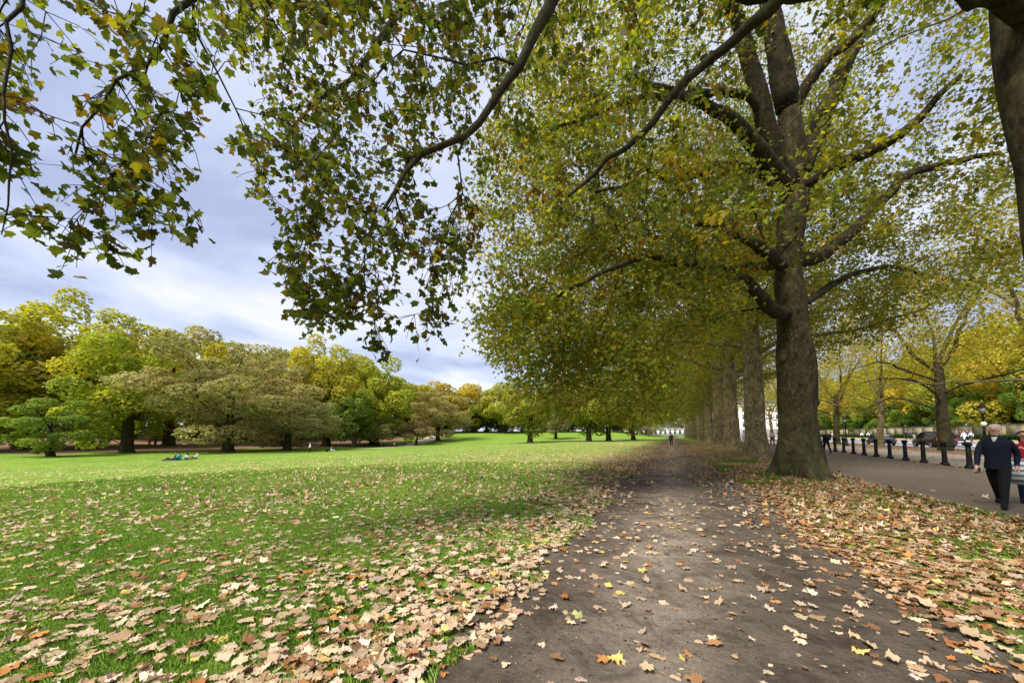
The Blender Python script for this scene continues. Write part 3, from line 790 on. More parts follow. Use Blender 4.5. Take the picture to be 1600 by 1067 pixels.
finish_tree(root1, B1, s1, t1c, [.70, .60, .56, .50, .45, .43, .41, .37, .33], .45, 9, M['bark'], M['bark_dark'], 56, .10, True)
for (bu, bv, br) in ((1288, 628, .17), (1222, 560, .15), (1262, 668, .13)):
    c_ = at(bu, bv, D1 - .1); ax_ = np.array([np.interp(c_[2], [p[2] for p in t1c], [p[k] for p in t1c]) for k in (0, 1)]); d_ = norm(c_[:2] - ax_); R_ = np.interp(c_[2], [p[2] for p in t1c], [.70, .60, .56, .50, .45, .43, .41, .37, .33])
    MB().ellipsoid(np.array([*(ax_ + d_ * (R_ * .98)), c_[2]]) - B1, (br, br, br * 1.25), 14, 9).build('burl', M['bark'], root1, True)
pos, own = leaves_at(s1, s1.tips, 60, .27, r1, .35, 3); n = len(pos)
GOLD_MIX = GREEN_MIX
clump = palette(len(s1.tips), GOLD_MIX, [6, 6, 4, 1.0, 1.1, .5, 5], .34, r1)
col = palette(n, GOLD_MIX, [5, 6, 4, 1.2, 1.0, .6, 4], .15, r1) * .4 + clump[own] * .6
Rm = leaf_frames(n, r1, .6, .8, .4); scl = r1.uniform(.10, .175, n)
u, v, dd = proj(pos); vis = (dd > .5) & (u > 0) & (u < 1600) & (v > 0) & (v < 1067)
size = np.where(vis, scl / np.maximum(dd, .5), 0); big = np.argsort(-size)[:300]; rest = np.setdiff1d(np.arange(n), big)
o = obj('crown', scatter('crown', LEAF_TRI, pos[rest] - B1, Rm[rest], scl[rest], col[rest]), M['leaf'], root1); tag(o, kind='stuff')
single_leaves(root1, B1, big, pos, Rm, scl, col)
print('near trees', round(time.time() - T_START, 1), len(s0.P), len(s1.P), n)

# ---- the other plane trees of the avenue: three crowns, copied down the row
def avenue_proto(seed, zfork, limbs, Rl, Rr, Rf, ztop, zl_left, zl_right, ntar, per, lsize, mixw, spreadw, trunk_r, tmpl, bark, flare=.45, alpha=.32, bend=(0, 0), mirror=1):
    r_ = np.random.default_rng(seed); sk = Skel((0, 0, 0))
    cent = [np.zeros(3), np.array([0, 0, 1.5]), np.array([bend[0] * .5, bend[1] * .5, zfork * .55]), np.array([bend[0], bend[1], zfork]), np.array([bend[0] * 1.2, bend[1] * 1.2, zfork * 1.35])]
    ids = sk.limb(cent[1:], [trunk_r, trunk_r * .6], 0, 'trunk', .6, 0)
    Z = np.array([sk.P[i][2] for i in ids])
    for k in range(limbs):
        a = 2 * np.pi * (k * .381966 + .07 * r_.normal()); hi = zfork * (.62 + .7 * k / limbs); st = ids[int(np.argmin(abs(Z - hi)))]
        ca, sa = math.cos(a), math.sin(a); R = (Rl if ca < 0 else Rr) * abs(ca) + Rf * abs(sa)
        lowl = k < limbs * .45; p0 = sk.P[st]; e_ = np.array([ca, sa, 0])
        if lowl: pts = [p0 + e_ * R * .18 + [0, 0, 1.0], p0 + e_ * R * .45 + [0, 0, 1.7 + .4 * r_.normal()], p0 + e_ * R * .75 + [0, 0, 1.2 + .5 * r_.normal()]]; rr = [trunk_r * .24, trunk_r * .16, trunk_r * .07]
        else: pts = [p0 + e_ * R * .12 + [0, 0, 2.0], p0 + e_ * R * .3 + [0, 0, (ztop - hi) * .45], p0 + e_ * R * .48 + [0, 0, (ztop - hi) * .78]]; rr = [trunk_r * .38, trunk_r * .24, trunk_r * .08]
        for p in pts: p[:2] += r_.normal(0, .35, 2)
        sk.limb(pts, rr, st, 'limb%d' % k, .7, .05, seed + k)
    q = r_.uniform(-1, 1, (30000, 3)); q = q[(q ** 2).sum(1) < 1]; q = q[r_.random(len(q)) < .15 + .85 * np.linalg.norm(q, axis=1) ** 2]
    q[:, 0] *= np.where(q[:, 0] < 0, Rl, Rr); q[:, 1] *= Rf; zc = ztop * .52; q[:, 2] = q[:, 2] * (ztop - zc) * np.where(q[:, 2] > 0, 1, 1.15) + zc
    rn = np.hypot(q[:, 0] / np.where(q[:, 0] < 0, Rl, Rr), q[:, 1] / Rf); lf = S((-q[:, 0] + 1) / 5)
    zlow = (zfork * .95) + (zl_left - zfork * .95) * S((rn - .25) / .65) * lf + (zl_right - zfork * .95) * S((rn - .25) / .6) * (1 - lf)
    q = q[q[:, 2] > zlow + .5 * np.sin(q[:, 1] * 1.3 + seed)]; q = q[:ntar]
    sk.grow(q, alpha, .7, .10, .08, seed, 2.5)
    me_t = trunk_mesh(cent, [trunk_r * 1.05, trunk_r, trunk_r * .9, trunk_r * .8, trunk_r * .6], flare, seed, 28, .05)
    r, kids = sk.radii(.009)
    g = skin_chains(sk, r, sk.chains(r, kids), lambda q: 3 if q < .05 else (5 if q < .12 else 8))
    parts = [('trunk', me_t, bark, None)]
    for tg, mb in g.items():
        if tg == 'trunk': continue
        parts.append(('twigs', mb.mesh('twigs', True), M['bark_dark'], 'stuff') if tg == 'twig' else ('limb', mb.mesh('limb', True), bark, None))
    pos, own = leaves_at(sk, sk.tips, per, spreadw, r_, .3, 2); n = len(pos)
    clump = palette(len(sk.tips), GREEN_MIX, mixw, .26, r_); col = palette(n, GREEN_MIX, mixw, .14, r_) * .4 + clump[own] * .6
    parts.append(('crown', scatter('crown', tmpl, pos, leaf_frames(n, r_, .6, .8, .35), r_.uniform(.75, 1.3, n) * lsize, col), M['leaf'], 'stuff'))
    return parts
def put_tree(parts, base, label, group, rz=0.0, s=1.0, tint=(1, 1, 1), name='plane_tree'):
    root = place_tree(base, name, label, 'tree', group, rz, s)
    for nm, me, m, kd in parts:
        o = obj(nm, me, m, root); o.color = (*tint, 1)
        if kd: tag(o, kind=kd)
    return root
ROWG = 'plane trees in the row beside the dirt path'
W_ROW = [6, 6, 4, 1.0, .7, .4, 4]
prA = avenue_proto(101, 9.5, 11, 12.6, 7.5, 7.2, 21, 1.5, 6.5, 760, 44, .18, W_ROW, .34, .56, LEAF_TRI, M['bark_pale'], .3)
prB = avenue_proto(102, 8.8, 10, 12.6, 7.5, 7.2, 20, 1.4, 6.2, 680, 42, .21, W_ROW, .38, .53, LEAF_KITE, M['bark_pale'], .28)
prC = avenue_proto(103, 8.0, 9, 12.4, 7.0, 7.2, 19, 1.3, 6.0, 500, 34, .27, [5, 6, 5, 1.2, .4, .2, 3], .45, .50, LEAF_KITE, M['bark_pale'], .28)
ordn = ['third', 'fourth', 'fifth', 'sixth', 'seventh', 'eighth', 'ninth', 'tenth', 'eleventh', 'twelfth', 'thirteenth', 'fourteenth']
yrow = [27.2, 37.0, 47.2, 57.0, 67.3, 77.5, 88, 99, 111, 124, 138, 154]
xrow = [4.75, 4.7, 4.85, 4.6, 4.7, 4.55, 4.7, 4.8, 4.6, 4.7, 4.8, 4.7]
for k, (x, y) in enumerate(zip(xrow, yrow)):
    pr = prA if k in (0, 2) else (prB if k in (1, 3, 5) else prC)
    put_tree(pr, (x, y, hz(x, y)), 'plane tree with pale flaking trunk, %s from the camera in the path-side row' % ordn[k], ROWG, rng.uniform(-.3, .3), rng.uniform(.92, 1.08), tuple(rng.uniform(.92, 1.1) * np.array([1, 1, 1])))
# ---- the row beyond the bollards
prR = avenue_proto(201, 6.4, 9, 8.0, 8.0, 7.5, 19, 8.2, 8.2, 360, 27, .20, [2.5, 5, 8, 3, .1, .2, .5], .55, .42, LEAF_KITE, M['bark'], .22, .3, (.3, 0))
prR2 = avenue_proto(202, 5.6, 8, 8.0, 8.5, 7.5, 18, 8.0, 8.0, 360, 27, .20, [2, 5, 8, 3.5, .1, .3, .5], .55, .32, LEAF_KITE, M['bark_pale'], .2, .3, (-.4, .3))
RG = 'plane trees between the bollards and the road'
rrow = [(22.3, 33.0, prR2, 'plane tree out past the man in navy, only its arching boughs in view'), (22.2, 45.6, prR, 'dark straight plane tree trunk standing in front of the black cab'), (22.6, 57.8, prR2, 'pale forked plane tree in front of the dark saloon car'),
        (22.9, 71.5, prR, 'plane tree past the bollards, beside the farther lamp post'), (22.8, 84, prR2, 'plane tree across the walk, glimpsed just beside the big mossy trunk'), (22.8, 97, prR, 'slim plane tree seen in the gap behind the big mossy trunk'),
        (22.8, 110, prR2, 'far plane tree across the walk, near the white buildings'), (22.8, 124, prR, 'farthest plane tree across the walk, nearly hidden by the row of trunks')]
for k, (x, y, pr, lb) in enumerate(rrow):
    put_tree(pr, (x, y, hz(x, y)), lb, RG, [0.4, 1.1, 2.6, .2, 3.6, 1.9, .9, 2.2][k], [1.05, 1, .98, .95, 1, 1, 1, 1][k], (1.05, 1.02, 1))
print('rows', round(time.time() - T_START, 1))

# ------------------------------------------------------------------ trees round the field and behind the road
def far_proto(seed, Hh, Rw, nl, zbase, nleaf, lsize, cols, w, lobe=(.24, .36), trunk_r=.5, squash=1.0, top=1.0):
    """a crown of leafy billows: trunk, boughs and thousands of leaf-clump faces"""
    r_ = np.random.default_rng(seed); zc = zbase + (Hh - zbase) * .48; az = (Hh - zbase) / 2
    cen = []; rr = []
    for k in range(nl):
        for _ in range(60):
            d = norm(r_.normal(size=3)); f = r_.uniform(.35, .95)
            c = np.array([d[0] * Rw * f, d[1] * Rw * f, zc + d[2] * az * f * top])
            rq = r_.uniform(*lobe) * Rw * (1.0 if c[2] < zc else .88)
            t = (c[2] - zbase) / (Hh - zbase); lim = Rw * (.55 + .75 * math.sin(math.pi * min(max(t, .02), .98)) ** .7 * .6)
            if np.hypot(c[0], c[1]) + rq * .6 < lim and c[2] + rq < Hh + .5 and c[2] - rq * .75 > zbase - .6 and all(np.linalg.norm(c - o) > .45 * (rq + q) for o, q in zip(cen, rr)): break
        cen.append(c); rr.append(rq)
    cen, rr = np.array(cen), np.array(rr)
    wgt = rr ** 2; pick = r_.choice(nl, nleaf * 2, p=wgt / wgt.sum())
    d = norm(r_.normal(size=(nleaf * 2, 3)) + np.array([0, 0, .25])); bl = .82 + .22 * np.sin(5 * d[:, 0] + pick) * np.sin(4 * d[:, 1] + 2 * pick) * .6
    pos = cen[pick] + d * (rr[pick] * (bl + .22 * r_.random(nleaf * 2) ** 2 - .08))[:, None] * np.array([1, 1, squash])
    D = np.linalg.norm(pos[:, None, :] - cen[None], axis=2) / rr[None]; D[np.arange(len(pos)), pick] = 9
    ok = (D.min(1) > .72) & (pos[:, 2] > zbase * .7); pos = pos[ok][:nleaf]; d = d[ok][:nleaf]; pick = pick[ok][:nleaf]; n = len(pos)
    lobecol = palette(nl, cols, w, .12, r_); col = palette(n, cols, w, .15, r_) * .5 + lobecol[pick] * .5
    nr = d * .9 + r_.normal(0, .55, (n, 3)) + np.array([0, 0, .35]); tp = r_.normal(0, 1, (n, 3)); tp[:, 2] -= .5
    crown = scatter('crown', LEAF_KITE, pos, frames(nr, tp), r_.uniform(.7, 1.35, n) * lsize, col)
    sk = Skel((0, 0, 0)); ids = sk.limb([np.array([0, 0, Hh * .2]), np.array([.2, .1, Hh * .42]), np.array([.1, 0, Hh * .62])], [trunk_r, trunk_r * .4], 0, 'trunk', 1.2, .05, seed)
    sk.grow(cen, .3, 1.4, .06, .1, seed, .5); r, kids = sk.radii(.05)
    g = skin_chains(sk, r, sk.chains(r, kids), lambda q: 4 if q < .12 else 6); mb = MB()
    for tg, m in g.items():
        if tg != 'trunk': mb.V += m.V; 
        if tg != 'trunk':
            mb.F3 += [f + mb.n for f in m.F3]; mb.F4 += [f + mb.n for f in m.F4]; mb.n += m.n
    tm = trunk_mesh([np.zeros(3), np.array([0, 0, Hh * .2]), np.array([.2, .1, Hh * .42]), np.array([.1, 0, Hh * .62])], [trunk_r * 1.1, trunk_r, trunk_r * .7, trunk_r * .3], .45, seed, 14, .05)
    return [('trunk', tm, M['bark'], None), ('boughs', mb.mesh('boughs', True), M['bark_dark'], None), ('crown', crown, M['far_leaf'], 'stuff')]
YEL = [(.38, .39, .05), (.45, .40, .055), (.30, .34, .045), (.46, .34, .05), (.20, .25, .036)]
OLV = [(.28, .275, .085), (.34, .30, .11), (.37, .30, .125), (.22, .23, .065), (.40, .32, .13)]
GRN = [(.17, .235, .04), (.235, .30, .05), (.13, .185, .032), (.30, .34, .055)]
fA = far_proto(301, 26, 9.5, 52, 1.6, 15000, .50, YEL, [4, 4, 3, 1.5, 2], (.20, .30), .75)
fB = far_proto(302, 24, 9.0, 48, 1.3, 14000, .50, YEL, [5, 3, 4, .8, 2.5], (.20, .31), .7)
fC = far_proto(303, 22, 11, 70, .9, 15000, .42, OLV, [4, 4, 3, 3, 2], (.14, .22), .55, .7)
fD = far_proto(304, 20, 8.5, 44, 1.4, 11000, .48, YEL, [3, 4, 2, 4, 1], (.20, .31), .5)
fE = far_proto(305, 9, 4.6, 34, .6, 8000, .26, GRN, [4, 4, 3, 2], (.18, .28), .26, .7)
fF = far_proto(306, 7.5, 4.2, 30, 1.0, 7000, .22, OLV, [2, 3, 3, 2, 3], (.18, .28), .2)
fG = far_proto(307, 18, 7.5, 40, 1.2, 11000, .42, GRN, [4, 5, 3, 4], (.19, .28), .45)
FIELD = 'trees round the far side of the field'
def field_tree(pr, u, d, top, H0, label, tint=(1, 1, 1), wide=1.0, sink=0.0, rz=None):
    p = on_ground(u, d); h = (679 - top) / FPX * d + CAM_H - p[2]; s = h / H0
    return put_tree(pr, (p[0], p[1], p[2] - sink), label, FIELD, rng.uniform(0, 6.28) if rz is None else rz, (s * wide * 1.38, s * wide * 1.38, s), tint, 'field_tree')
field_tree(fA, 140, 80, 455, 26, 'tallest yellow-green tree on the far side of the field', (.98, 1, 1), .82)
field_tree(fB, 203, 68, 522, 24, 'bright yellow-green plane tree with dark trunk left of the olive tree', (1.0, 1.06, 1), .95)
field_tree(fC, 360, 70, 508, 22, 'broad olive-brown tree sweeping down to the grass behind the picnic group', (1, 1, 1), .95)
field_tree(fD, 40, 74, 485, 20, 'orange-yellow tree at the left edge beside the tallest tree', (1.0, .95, 1), 1.0)
field_tree(fB, -45, 66, 492, 24, 'yellow-green tree cut off by the left edge of the view', (1, 1, 1), 1.0)
field_tree(fA, 268, 92, 498, 26, 'rounded golden tree top between the tallest tree and the olive tree', (1.02, .98, 1), .85)
field_tree(fE, 86, 56, 622, 9, 'small dark green tree standing alone before the left treeline', (.9, .95, .9), 1.1)
field_tree(fC, 440, 96, 530, 22, 'brownish tree just behind the olive tree', (1.08, .98, .95), .8)
field_tree(fA, 512, 100, 522, 26, 'full yellow tree behind the standing person in white', (1.08, 1.04, 1), .78)
field_tree(fB, 585, 106, 552, 24, 'yellow-green tree with low spreading crown above the park bench', (1, 1.06, 1), .9)
field_tree(fG, 556, 96, 600, 18, 'green tree with dark trunk low in the far treeline', (.9, .95, .9), .9)
field_tree(fC, 452, 78, 610, 22, 'low dense olive thicket-like tree right of the big olive tree', (.85, .9, .9), 1.5)
field_tree(fF, 592, 102, 655, 7.5, 'small pale olive round tree behind the slender lamp post', (.9, .95, .85), 1.3)
field_tree(fF, 652, 106, 656, 7.5, 'small greyish tree beside the winding gravel path', (1.0, .85, 1.1), 1.15)
field_tree(fC, 685, 122, 603, 22, 'dome shaped olive-brown tree right of the gravel path', (1.05, 1, .9), 1.0)
field_tree(fD, 640, 150, 598, 20, 'brown-gold tree behind the small greyish tree', (.85, .8, .9), 1.2)
field_tree(fD, 697, 170, 592, 20, 'orange tree top rising behind the dome shaped tree', (1.15, .95, .9), 1.35)
field_tree(fA, 742, 172, 600, 26, 'golden tree in the distance left of the hanging plane boughs', (1.05, .98, 1), 1.35)
field_tree(fB, 785, 165, 598, 24, 'pale green-gold tree in the distance at the tip of the plane boughs', (1, 1, 1), 1.35)
rest_trees = [(fA, 835, 178, 610), (fD, 885, 172, 615), (fB, 935, 182, 612), (fA, 985, 190, 618), (fD, 1030, 240, 640)]
for k, (pr, u, d, tp) in enumerate(rest_trees):
    field_tree(pr, u, d, tp, {id(fA): 26, id(fB): 24, id(fD): 20}[id(pr)], 'distant gold-green tree behind the row of boughs, %s from the path end' % ['fifth', 'fourth', 'third', 'second', 'first'][k], (1, 1, 1), 1.35)
back = [(-150, 100, 520), (-60, 105, 515), (10, 108, 520), (80, 112, 515), (190, 112, 520), (310, 112, 530), (390, 115, 535), (470, 125, 545), (550, 135, 560), (625, 150, 590), (-260, 80, 500), (610, 190, 600)]
words = ['first', 'second', 'third', 'fourth', 'fifth', 'sixth', 'seventh', 'eighth', 'ninth', 'tenth', 'eleventh', 'twelfth']
for k, (u, d, tp) in enumerate(sorted(back)):
    pr, h0 = [(fA, 26), (fB, 24), (fD, 20)][k % 3]
    field_tree(pr, u, d, tp, h0, 'tree in the back rank of the field treeline, %s from the left' % words[k], (.92, .9, .95), 1.05)
for k, u in enumerate(list(range(-170, 1010, 38)) + list(range(640, 1000, 30))):
    d = float(np.interp(u, [-170, 300, 600, 760, 1000], [108, 112, 150, 190, 215])) + rng.uniform(-4, 4) - (14 if k > 31 else 0); p = on_ground(u, d); s_ = rng.uniform(.75, 1.1) * d / 120
    put_tree([fE, fF][k % 2], (p[0], p[1], p[2] - 1.9), 'dense understorey bush closing the gaps under the far treeline', 'understorey bushes', k * 1.9, (s_ * 1.35, s_ * 1.35, s_), (.75, .75, .7), 'bush')
# lone trees out on the grass, seen under the boughs
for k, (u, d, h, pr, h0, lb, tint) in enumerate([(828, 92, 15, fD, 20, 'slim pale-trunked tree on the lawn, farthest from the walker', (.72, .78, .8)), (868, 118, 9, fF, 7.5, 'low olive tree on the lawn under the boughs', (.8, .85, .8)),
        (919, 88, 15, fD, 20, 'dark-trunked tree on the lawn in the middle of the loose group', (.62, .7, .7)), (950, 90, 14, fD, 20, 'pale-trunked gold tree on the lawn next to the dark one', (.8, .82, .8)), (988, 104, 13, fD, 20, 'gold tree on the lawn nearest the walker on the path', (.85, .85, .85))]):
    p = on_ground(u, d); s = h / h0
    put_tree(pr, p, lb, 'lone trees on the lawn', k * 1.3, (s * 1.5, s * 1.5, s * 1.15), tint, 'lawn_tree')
# garden trees behind the wall across the road
gw = ['first', 'second', 'third', 'fourth', 'fifth', 'sixth', 'seventh', 'eighth', 'ninth', 'tenth', 'eleventh', 'twelfth', 'thirteenth', 'fourteenth', 'fifteenth', 'sixteenth', 'seventeenth', 'eighteenth', 'nineteenth', 'twentieth']
gprot = [fG, fB, fA, fG, fB, fD, fA, fB, fD, fA]
for k, y in enumerate([78, 88, 98, 109, 120, 132, 145, 158, 172, 187, 203, 220, 238, 258, 280, 305]):
    x = 58.5 + 2.5 * (k % 2); pr = gprot[k % 10]
    put_tree(pr, (x, y, hz(x, y)), 'garden tree behind the buff wall, %s along from the lamp with the round sign' % gw[k], 'garden trees behind the wall', k * 2.1, rng.uniform(.95, 1.2), (1.0 + .1 * (k % 3), 1.04, 1), 'garden_tree')
for k, y in enumerate([95, 118, 140, 165, 195, 230, 270]):
    put_tree([fA, fB][k % 2], (76, y, hz(76, y)), 'taller garden tree in the rank behind, %s along from the lamp with the round sign' % gw[k], 'garden trees in the rank behind', k * 1.4, 1.25, (1.05, 1.03, 1), 'garden_tree')
for k, y in enumerate([78, 85, 92, 99, 107, 115, 124, 133, 143, 154, 166, 179, 193, 208, 225, 243, 262, 283]):
    put_tree(fE, (56.6, y, hz(56.6, y)), 'leafy shrub topping the buff wall, %s from the lamp with the sign' % gw[k], 'shrubs behind the wall', k * 1.7, (1.0, 1.0, .8 + .3 * (k % 3)), [(.42, .58, .5), (1, 1.05, .9), (.75, .9, .75)][k % 3], 'shrub')
print('far trees', round(time.time() - T_START, 1))

# ---- garden wall: buff panels between dark piers, with a low hedge before it
M['buff'] = plain('buff_render', (.34, .29, .18), .9, 0, .1, .3, .6)
M['pier'] = plain('dark_brick_pier', (.11, .085, .055), .9, 0, .1, .3, 3.0)
M['coping'] = plain('stone_coping', (.22, .19, .14), .9, 0, .1, .2, 2.0)
wall = tag(empty('garden_wall', (54, 90, 0)), 'long buff panelled garden wall with dark piers across the road', 'wall')
pan = MB().box((0, 0, 1.35), (.25, 3.7, 2.7)).mesh('panel'); pan.materials.append(M['buff'])
pier = MB().box((0, 0, 1.5), (.42, .34, 3.0)).box((0, 0, 3.06), (.5, .44, .12)).mesh('pier'); pier.materials.append(M['pier'])
cop = MB().box((0, 0, 2.76), (.36, 3.66, .12)).mesh('coping'); cop.materials.append(M['coping'])
for k in range(58):
    y = 70 + k * 4.0; z = hz(54, y)
    for nm, me, dy in (('panel', pan, 2), ('pier', pier, 0), ('coping', cop, 2)):
        o = obj(nm, me, None, wall); o.location = (0, y + dy - 90, z - .1)
hn = 9000; r_ = np.random.default_rng(5)
hp = np.stack([r_.uniform(51.6, 52.6, hn), r_.uniform(70, 300, hn), np.zeros(hn)], 1); hp[:, 2] = HT(hp[:, 0], hp[:, 1]) + r_.uniform(.1, .95, hn)
hd = tag(empty('low_hedge', (52.1, 100, hz(52, 100))), 'low clipped dark green hedge at the foot of the buff wall', 'hedge')
tag(obj('foliage', scatter('foliage', LEAF_KITE, hp - np.array(hd.location), leaf_frames(hn, r_), r_.uniform(.2, .4, hn), palette(hn, [(.04, .07, .018), (.06, .09, .02)], [1, 1], .2, r_)), M['far_leaf'], hd), kind='stuff')
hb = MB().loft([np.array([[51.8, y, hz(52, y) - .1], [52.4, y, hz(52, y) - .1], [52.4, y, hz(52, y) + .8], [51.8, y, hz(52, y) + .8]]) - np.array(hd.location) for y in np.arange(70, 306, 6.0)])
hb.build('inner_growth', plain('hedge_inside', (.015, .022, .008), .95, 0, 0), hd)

# ---- white terraces at the far end of the avenue
M['stucco'] = plain('white_stucco', (.78, .77, .74), .8, 0, .2, .06, .4)
M['pane'] = plain('window_glass', (.05, .06, .075), .15, 0, .6, 0)
M['slate'] = plain('slate_roof', (.12, .125, .14), .7, 0, .2, .2, 1.0)
def terrace(x0, x1, y, h, floors, label):
    z = hz((x0 + x1) / 2, y); b = tag(empty('terrace_building', ((x0 + x1) / 2, y, z)), label, 'building', 'white buildings at the end of the avenue')
    w = x1 - x0; MB().box((0, 5, h / 2), (w, 10, h)).box((0, -.15, h - .3), (w + .4, .5, .35)).box((0, -.12, h / floors), (w, .4, .25)).build('wall', M['stucco'], b)
    MB().box((0, 5, h + 1.2), (w - .6, 9.4, 2.4), 0, .8).build('roof', M['slate'], b)
    nb = int(w / 2.6); pm = MB().box((0, 0, 0), (1.15, .1, h / floors * .55)).mesh('window'); pm.materials.append(M['pane'])
    sm = MB().box((0, 0, 0), (1.5, .22, .12)).mesh('sill'); sm.materials.append(M['stucco'])
    for f in range(floors):
        for k in range(nb):
            o = obj('window', pm, None, b); o.location = (-w / 2 + (k + .5) * w / nb, -.02, (f + .52) * h / floors)
            s_ = obj('sill', sm, None, o); s_.location = (0, -.06, -h / floors * .3)
terrace(22, 62, 205, 15, 4, 'white terrace glimpsed between the trunks beside the big mossy tree')
terrace(-26, 8, 236, 4.6, 1, 'low white building closing the far end of the dirt path')

# ------------------------------------------------------------------ fallen leaves
def vnoise(x, y, f, seed):
    """smooth value noise, 0..1"""
    r_ = np.random.default_rng(seed); G = r_.random((256, 256)); X, Y = x * f + 500, y * f + 500
    i, j = np.floor(X).astype(int), np.floor(Y).astype(int); a, b = S(X - i), S(Y - j)
    g = lambda p, q: G[p % 256, q % 256]
    return (g(i, j) * (1 - a) + g(i + 1, j) * a) * (1 - b) + (g(i, j + 1) * (1 - a) + g(i + 1, j + 1) * a) * b
def leaf_density(x, y):
    """leaves per square metre"""
    nz = .6 * vnoise(x, y, .55, 1) + .4 * vnoise(x, y, 1.6, 2); nb = vnoise(x, y, .16, 3)
    el, er = -1.45 + wob(y, 0), 1.85 + wob(y, 4)
    lawn = 235 * np.exp((x - el) / 2.6) * (.25 + 1.5 * nz ** 1.5) * (1 + .4 * S((8 - y) / 8)) + 50 * np.exp((x - el) / 15) * (.3 + 1.3 * nz) + 5.0 * np.exp((x - el) / 60) * (.4 + nb)
    lawn = lawn * (1 - .62 * S((np.hypot(x, y) - 16) / 30)) * (.55 + .8 * nb)
    mid = np.abs(x - .2) / 1.6
    path = (22 + 52 * S((y - 6) / 20) + 26 * mid ** 3) * (.2 + 1.6 * nz ** 1.6)
    verge = 105 * np.maximum(S((nz * .6 + .4 * vnoise(x, y, 2.3, 5) - .22) / .2), .9 * S((x - 3.9) / 1.0)) * (.5 + nz) * 1.85 * (1 - .35 * S((y - 20) / 25))
    walk = np.full_like(x, .9) + 1.2 * (x > 11.2)
    strip = np.full_like(x, 55.0) * (.3 + nz)
    pav = 1.6 + 26 * S((nz - .52) / .2) * (x > 14.5)
    far = np.where(x < 25, 24 * (.15 + 1.4 * nz ** 1.4), .5)
    d = np.where(x < el, lawn, np.where(x < er, path, np.where(x < 5.75, verge, np.where(x < 11.72, walk, np.where(x < 12.4, strip, np.where(x < 18.6, pav, far))))))
    return d
rl = np.random.default_rng(77)
Xs, Ys = [], []
def sample(x0, x1, y0, y1, dmax, thin=1.0):
    n = int((x1 - x0) * (y1 - y0) * dmax); x, y = rl.uniform(x0, x1, n), rl.uniform(y0, y1, n)
    u, v, dd = proj(np.stack([x, y, HT(x, y)], 1)); k = (dd > .8) & (u > -140) & (u < 1740) & (v < 1200)
    x, y = x[k], y[k]; k = rl.random(len(x)) * dmax < leaf_density(x, y) * thin; Xs.append(x[k]); Ys.append(y[k])
sample(-14, 6.2, -1, 12, 360)
sample(6.2, 12.4, 4, 14, 60)
sample(-8, 6.2, 12, 30, 190); sample(6.2, 12.4, 14, 60, 60); sample(-30, -8, -6, 30, 36); sample(12.4, 25, 15, 75, 30)
sample(-8, 6.2, 30, 62, 110, .8); sample(-45, -8, 30, 70, 22, .8); sample(-75, -30, 0, 30, 6); sample(-70, 5, 62, 120, 8, .5)
X, Y = np.concatenate(Xs), np.concatenate(Ys); n = len(X)
dist = np.hypot(X, Y)
lift = np.where(X < -1.45, .034, .008) + np.abs(rl.normal(0, .012, n))
lift = np.where((X > 1.9) & (X < 6.2), .018 + np.abs(rl.normal(0, .018, n)), lift)
pos = np.stack([X, Y, HT(X, Y) + lift], 1)
TAN = [(.49, .355, .245), (.57, .45, .33), (.39, .255, .16), (.30, .155, .078), (.38, .165, .055), (.60, .43, .14), (.58, .44, .36), (.24, .125, .065), (.45, .47, .20)]
onverge = (X > 1.5); farp = (Y > 14) & (X > -3.5)
col = np.where(onverge[:, None], palette(n, TAN, [4, 1.6, 5.5, 5, 2.2, .9, .5, 3, .15], .2, rl), palette(n, TAN, [5.5, 5.5, 2.8, 1.3, .8, .5, 1.4, 1.0, .25], .17, rl))
col = np.where((farp & ~onverge)[:, None], palette(n, TAN, [4, 3, 4, 3, 1.6, 1, 1, 1.6, .2], .18, rl), col)
onlawn = (X < -4) & (dist > 16); col = np.where(onlawn[:, None], palette(n, [(.56, .44, .22), (.50, .37, .22), (.58, .50, .26)], [3, 2, 2], .15, rl), col)
scl = rl.uniform(.065, .145, n) * np.where(rl.random(n) < .25, .6, 1) * np.where(np.abs(X - .2) < 1.7, .92, 1)
nr = rl.normal(0, .09, (n, 3)); nr[:, 2] = np.where(rl.random(n) < .45, -1, 1) * 1.0
tp = rl.normal(0, 1, (n, 3)); tp[:, 2] *= .1
Rm = frames(nr, tp)
near = dist < 8.0; midd = (dist >= 8) & (dist < 20); farr = dist >= 20
u, v, dd = proj(pos); vis = (u > 0) & (u < 1600) & (v < 1067) & (dd > .5)
size = np.where(vis & near, scl / np.maximum(dd, .5), 0); big = np.argsort(-size)[:300]; isbig = np.zeros(n, bool); isbig[big] = True
def mass(name, sel, tmpl, label, up=1.0):
    o = obj(name, scatter(name, tmpl, pos[sel], Rm[sel], scl[sel] * up, col[sel]), M['fallen']); tag(o, label, 'leaves', None, 'stuff'); return o
lawnside = X < -1.4; pathside = (X >= -1.4) & (X < 1.9); verge = (X >= 1.9) & (X < 6.2); beyond = X >= 6.2
for nm, reg, lb in (('lawn_leaves', lawnside, 'fallen tan plane leaves scattered over the green lawn'), ('path_leaves', pathside, 'fallen brown leaves strewn along the dirt path'), ('verge_leaves', verge, 'thick carpet of fallen orange-brown leaves on the verge'), ('walk_leaves', beyond, 'sparse fallen leaves on the tarmac walk and beyond')):
    for lod, sel, tm, up in (('near', near & ~isbig, LEAF_CURLED, 1.0), ('mid', midd, LEAF_LITTER, 1.0), ('far', farr, LEAF_KITE, 1.25)):
        if (reg & sel).sum() > 3: mass(nm, reg & sel, tm, lb + {'near': ', close up', 'mid': ', farther on', 'far': ', in the distance'}[lod], up)
fm = [mesh_arrays('fallen_leaf', tv, tf, None, np.ones((len(tv), 3))) for tv, tf in LEAF_CURLED]
for me in fm: me.materials.append(M['fallen'])
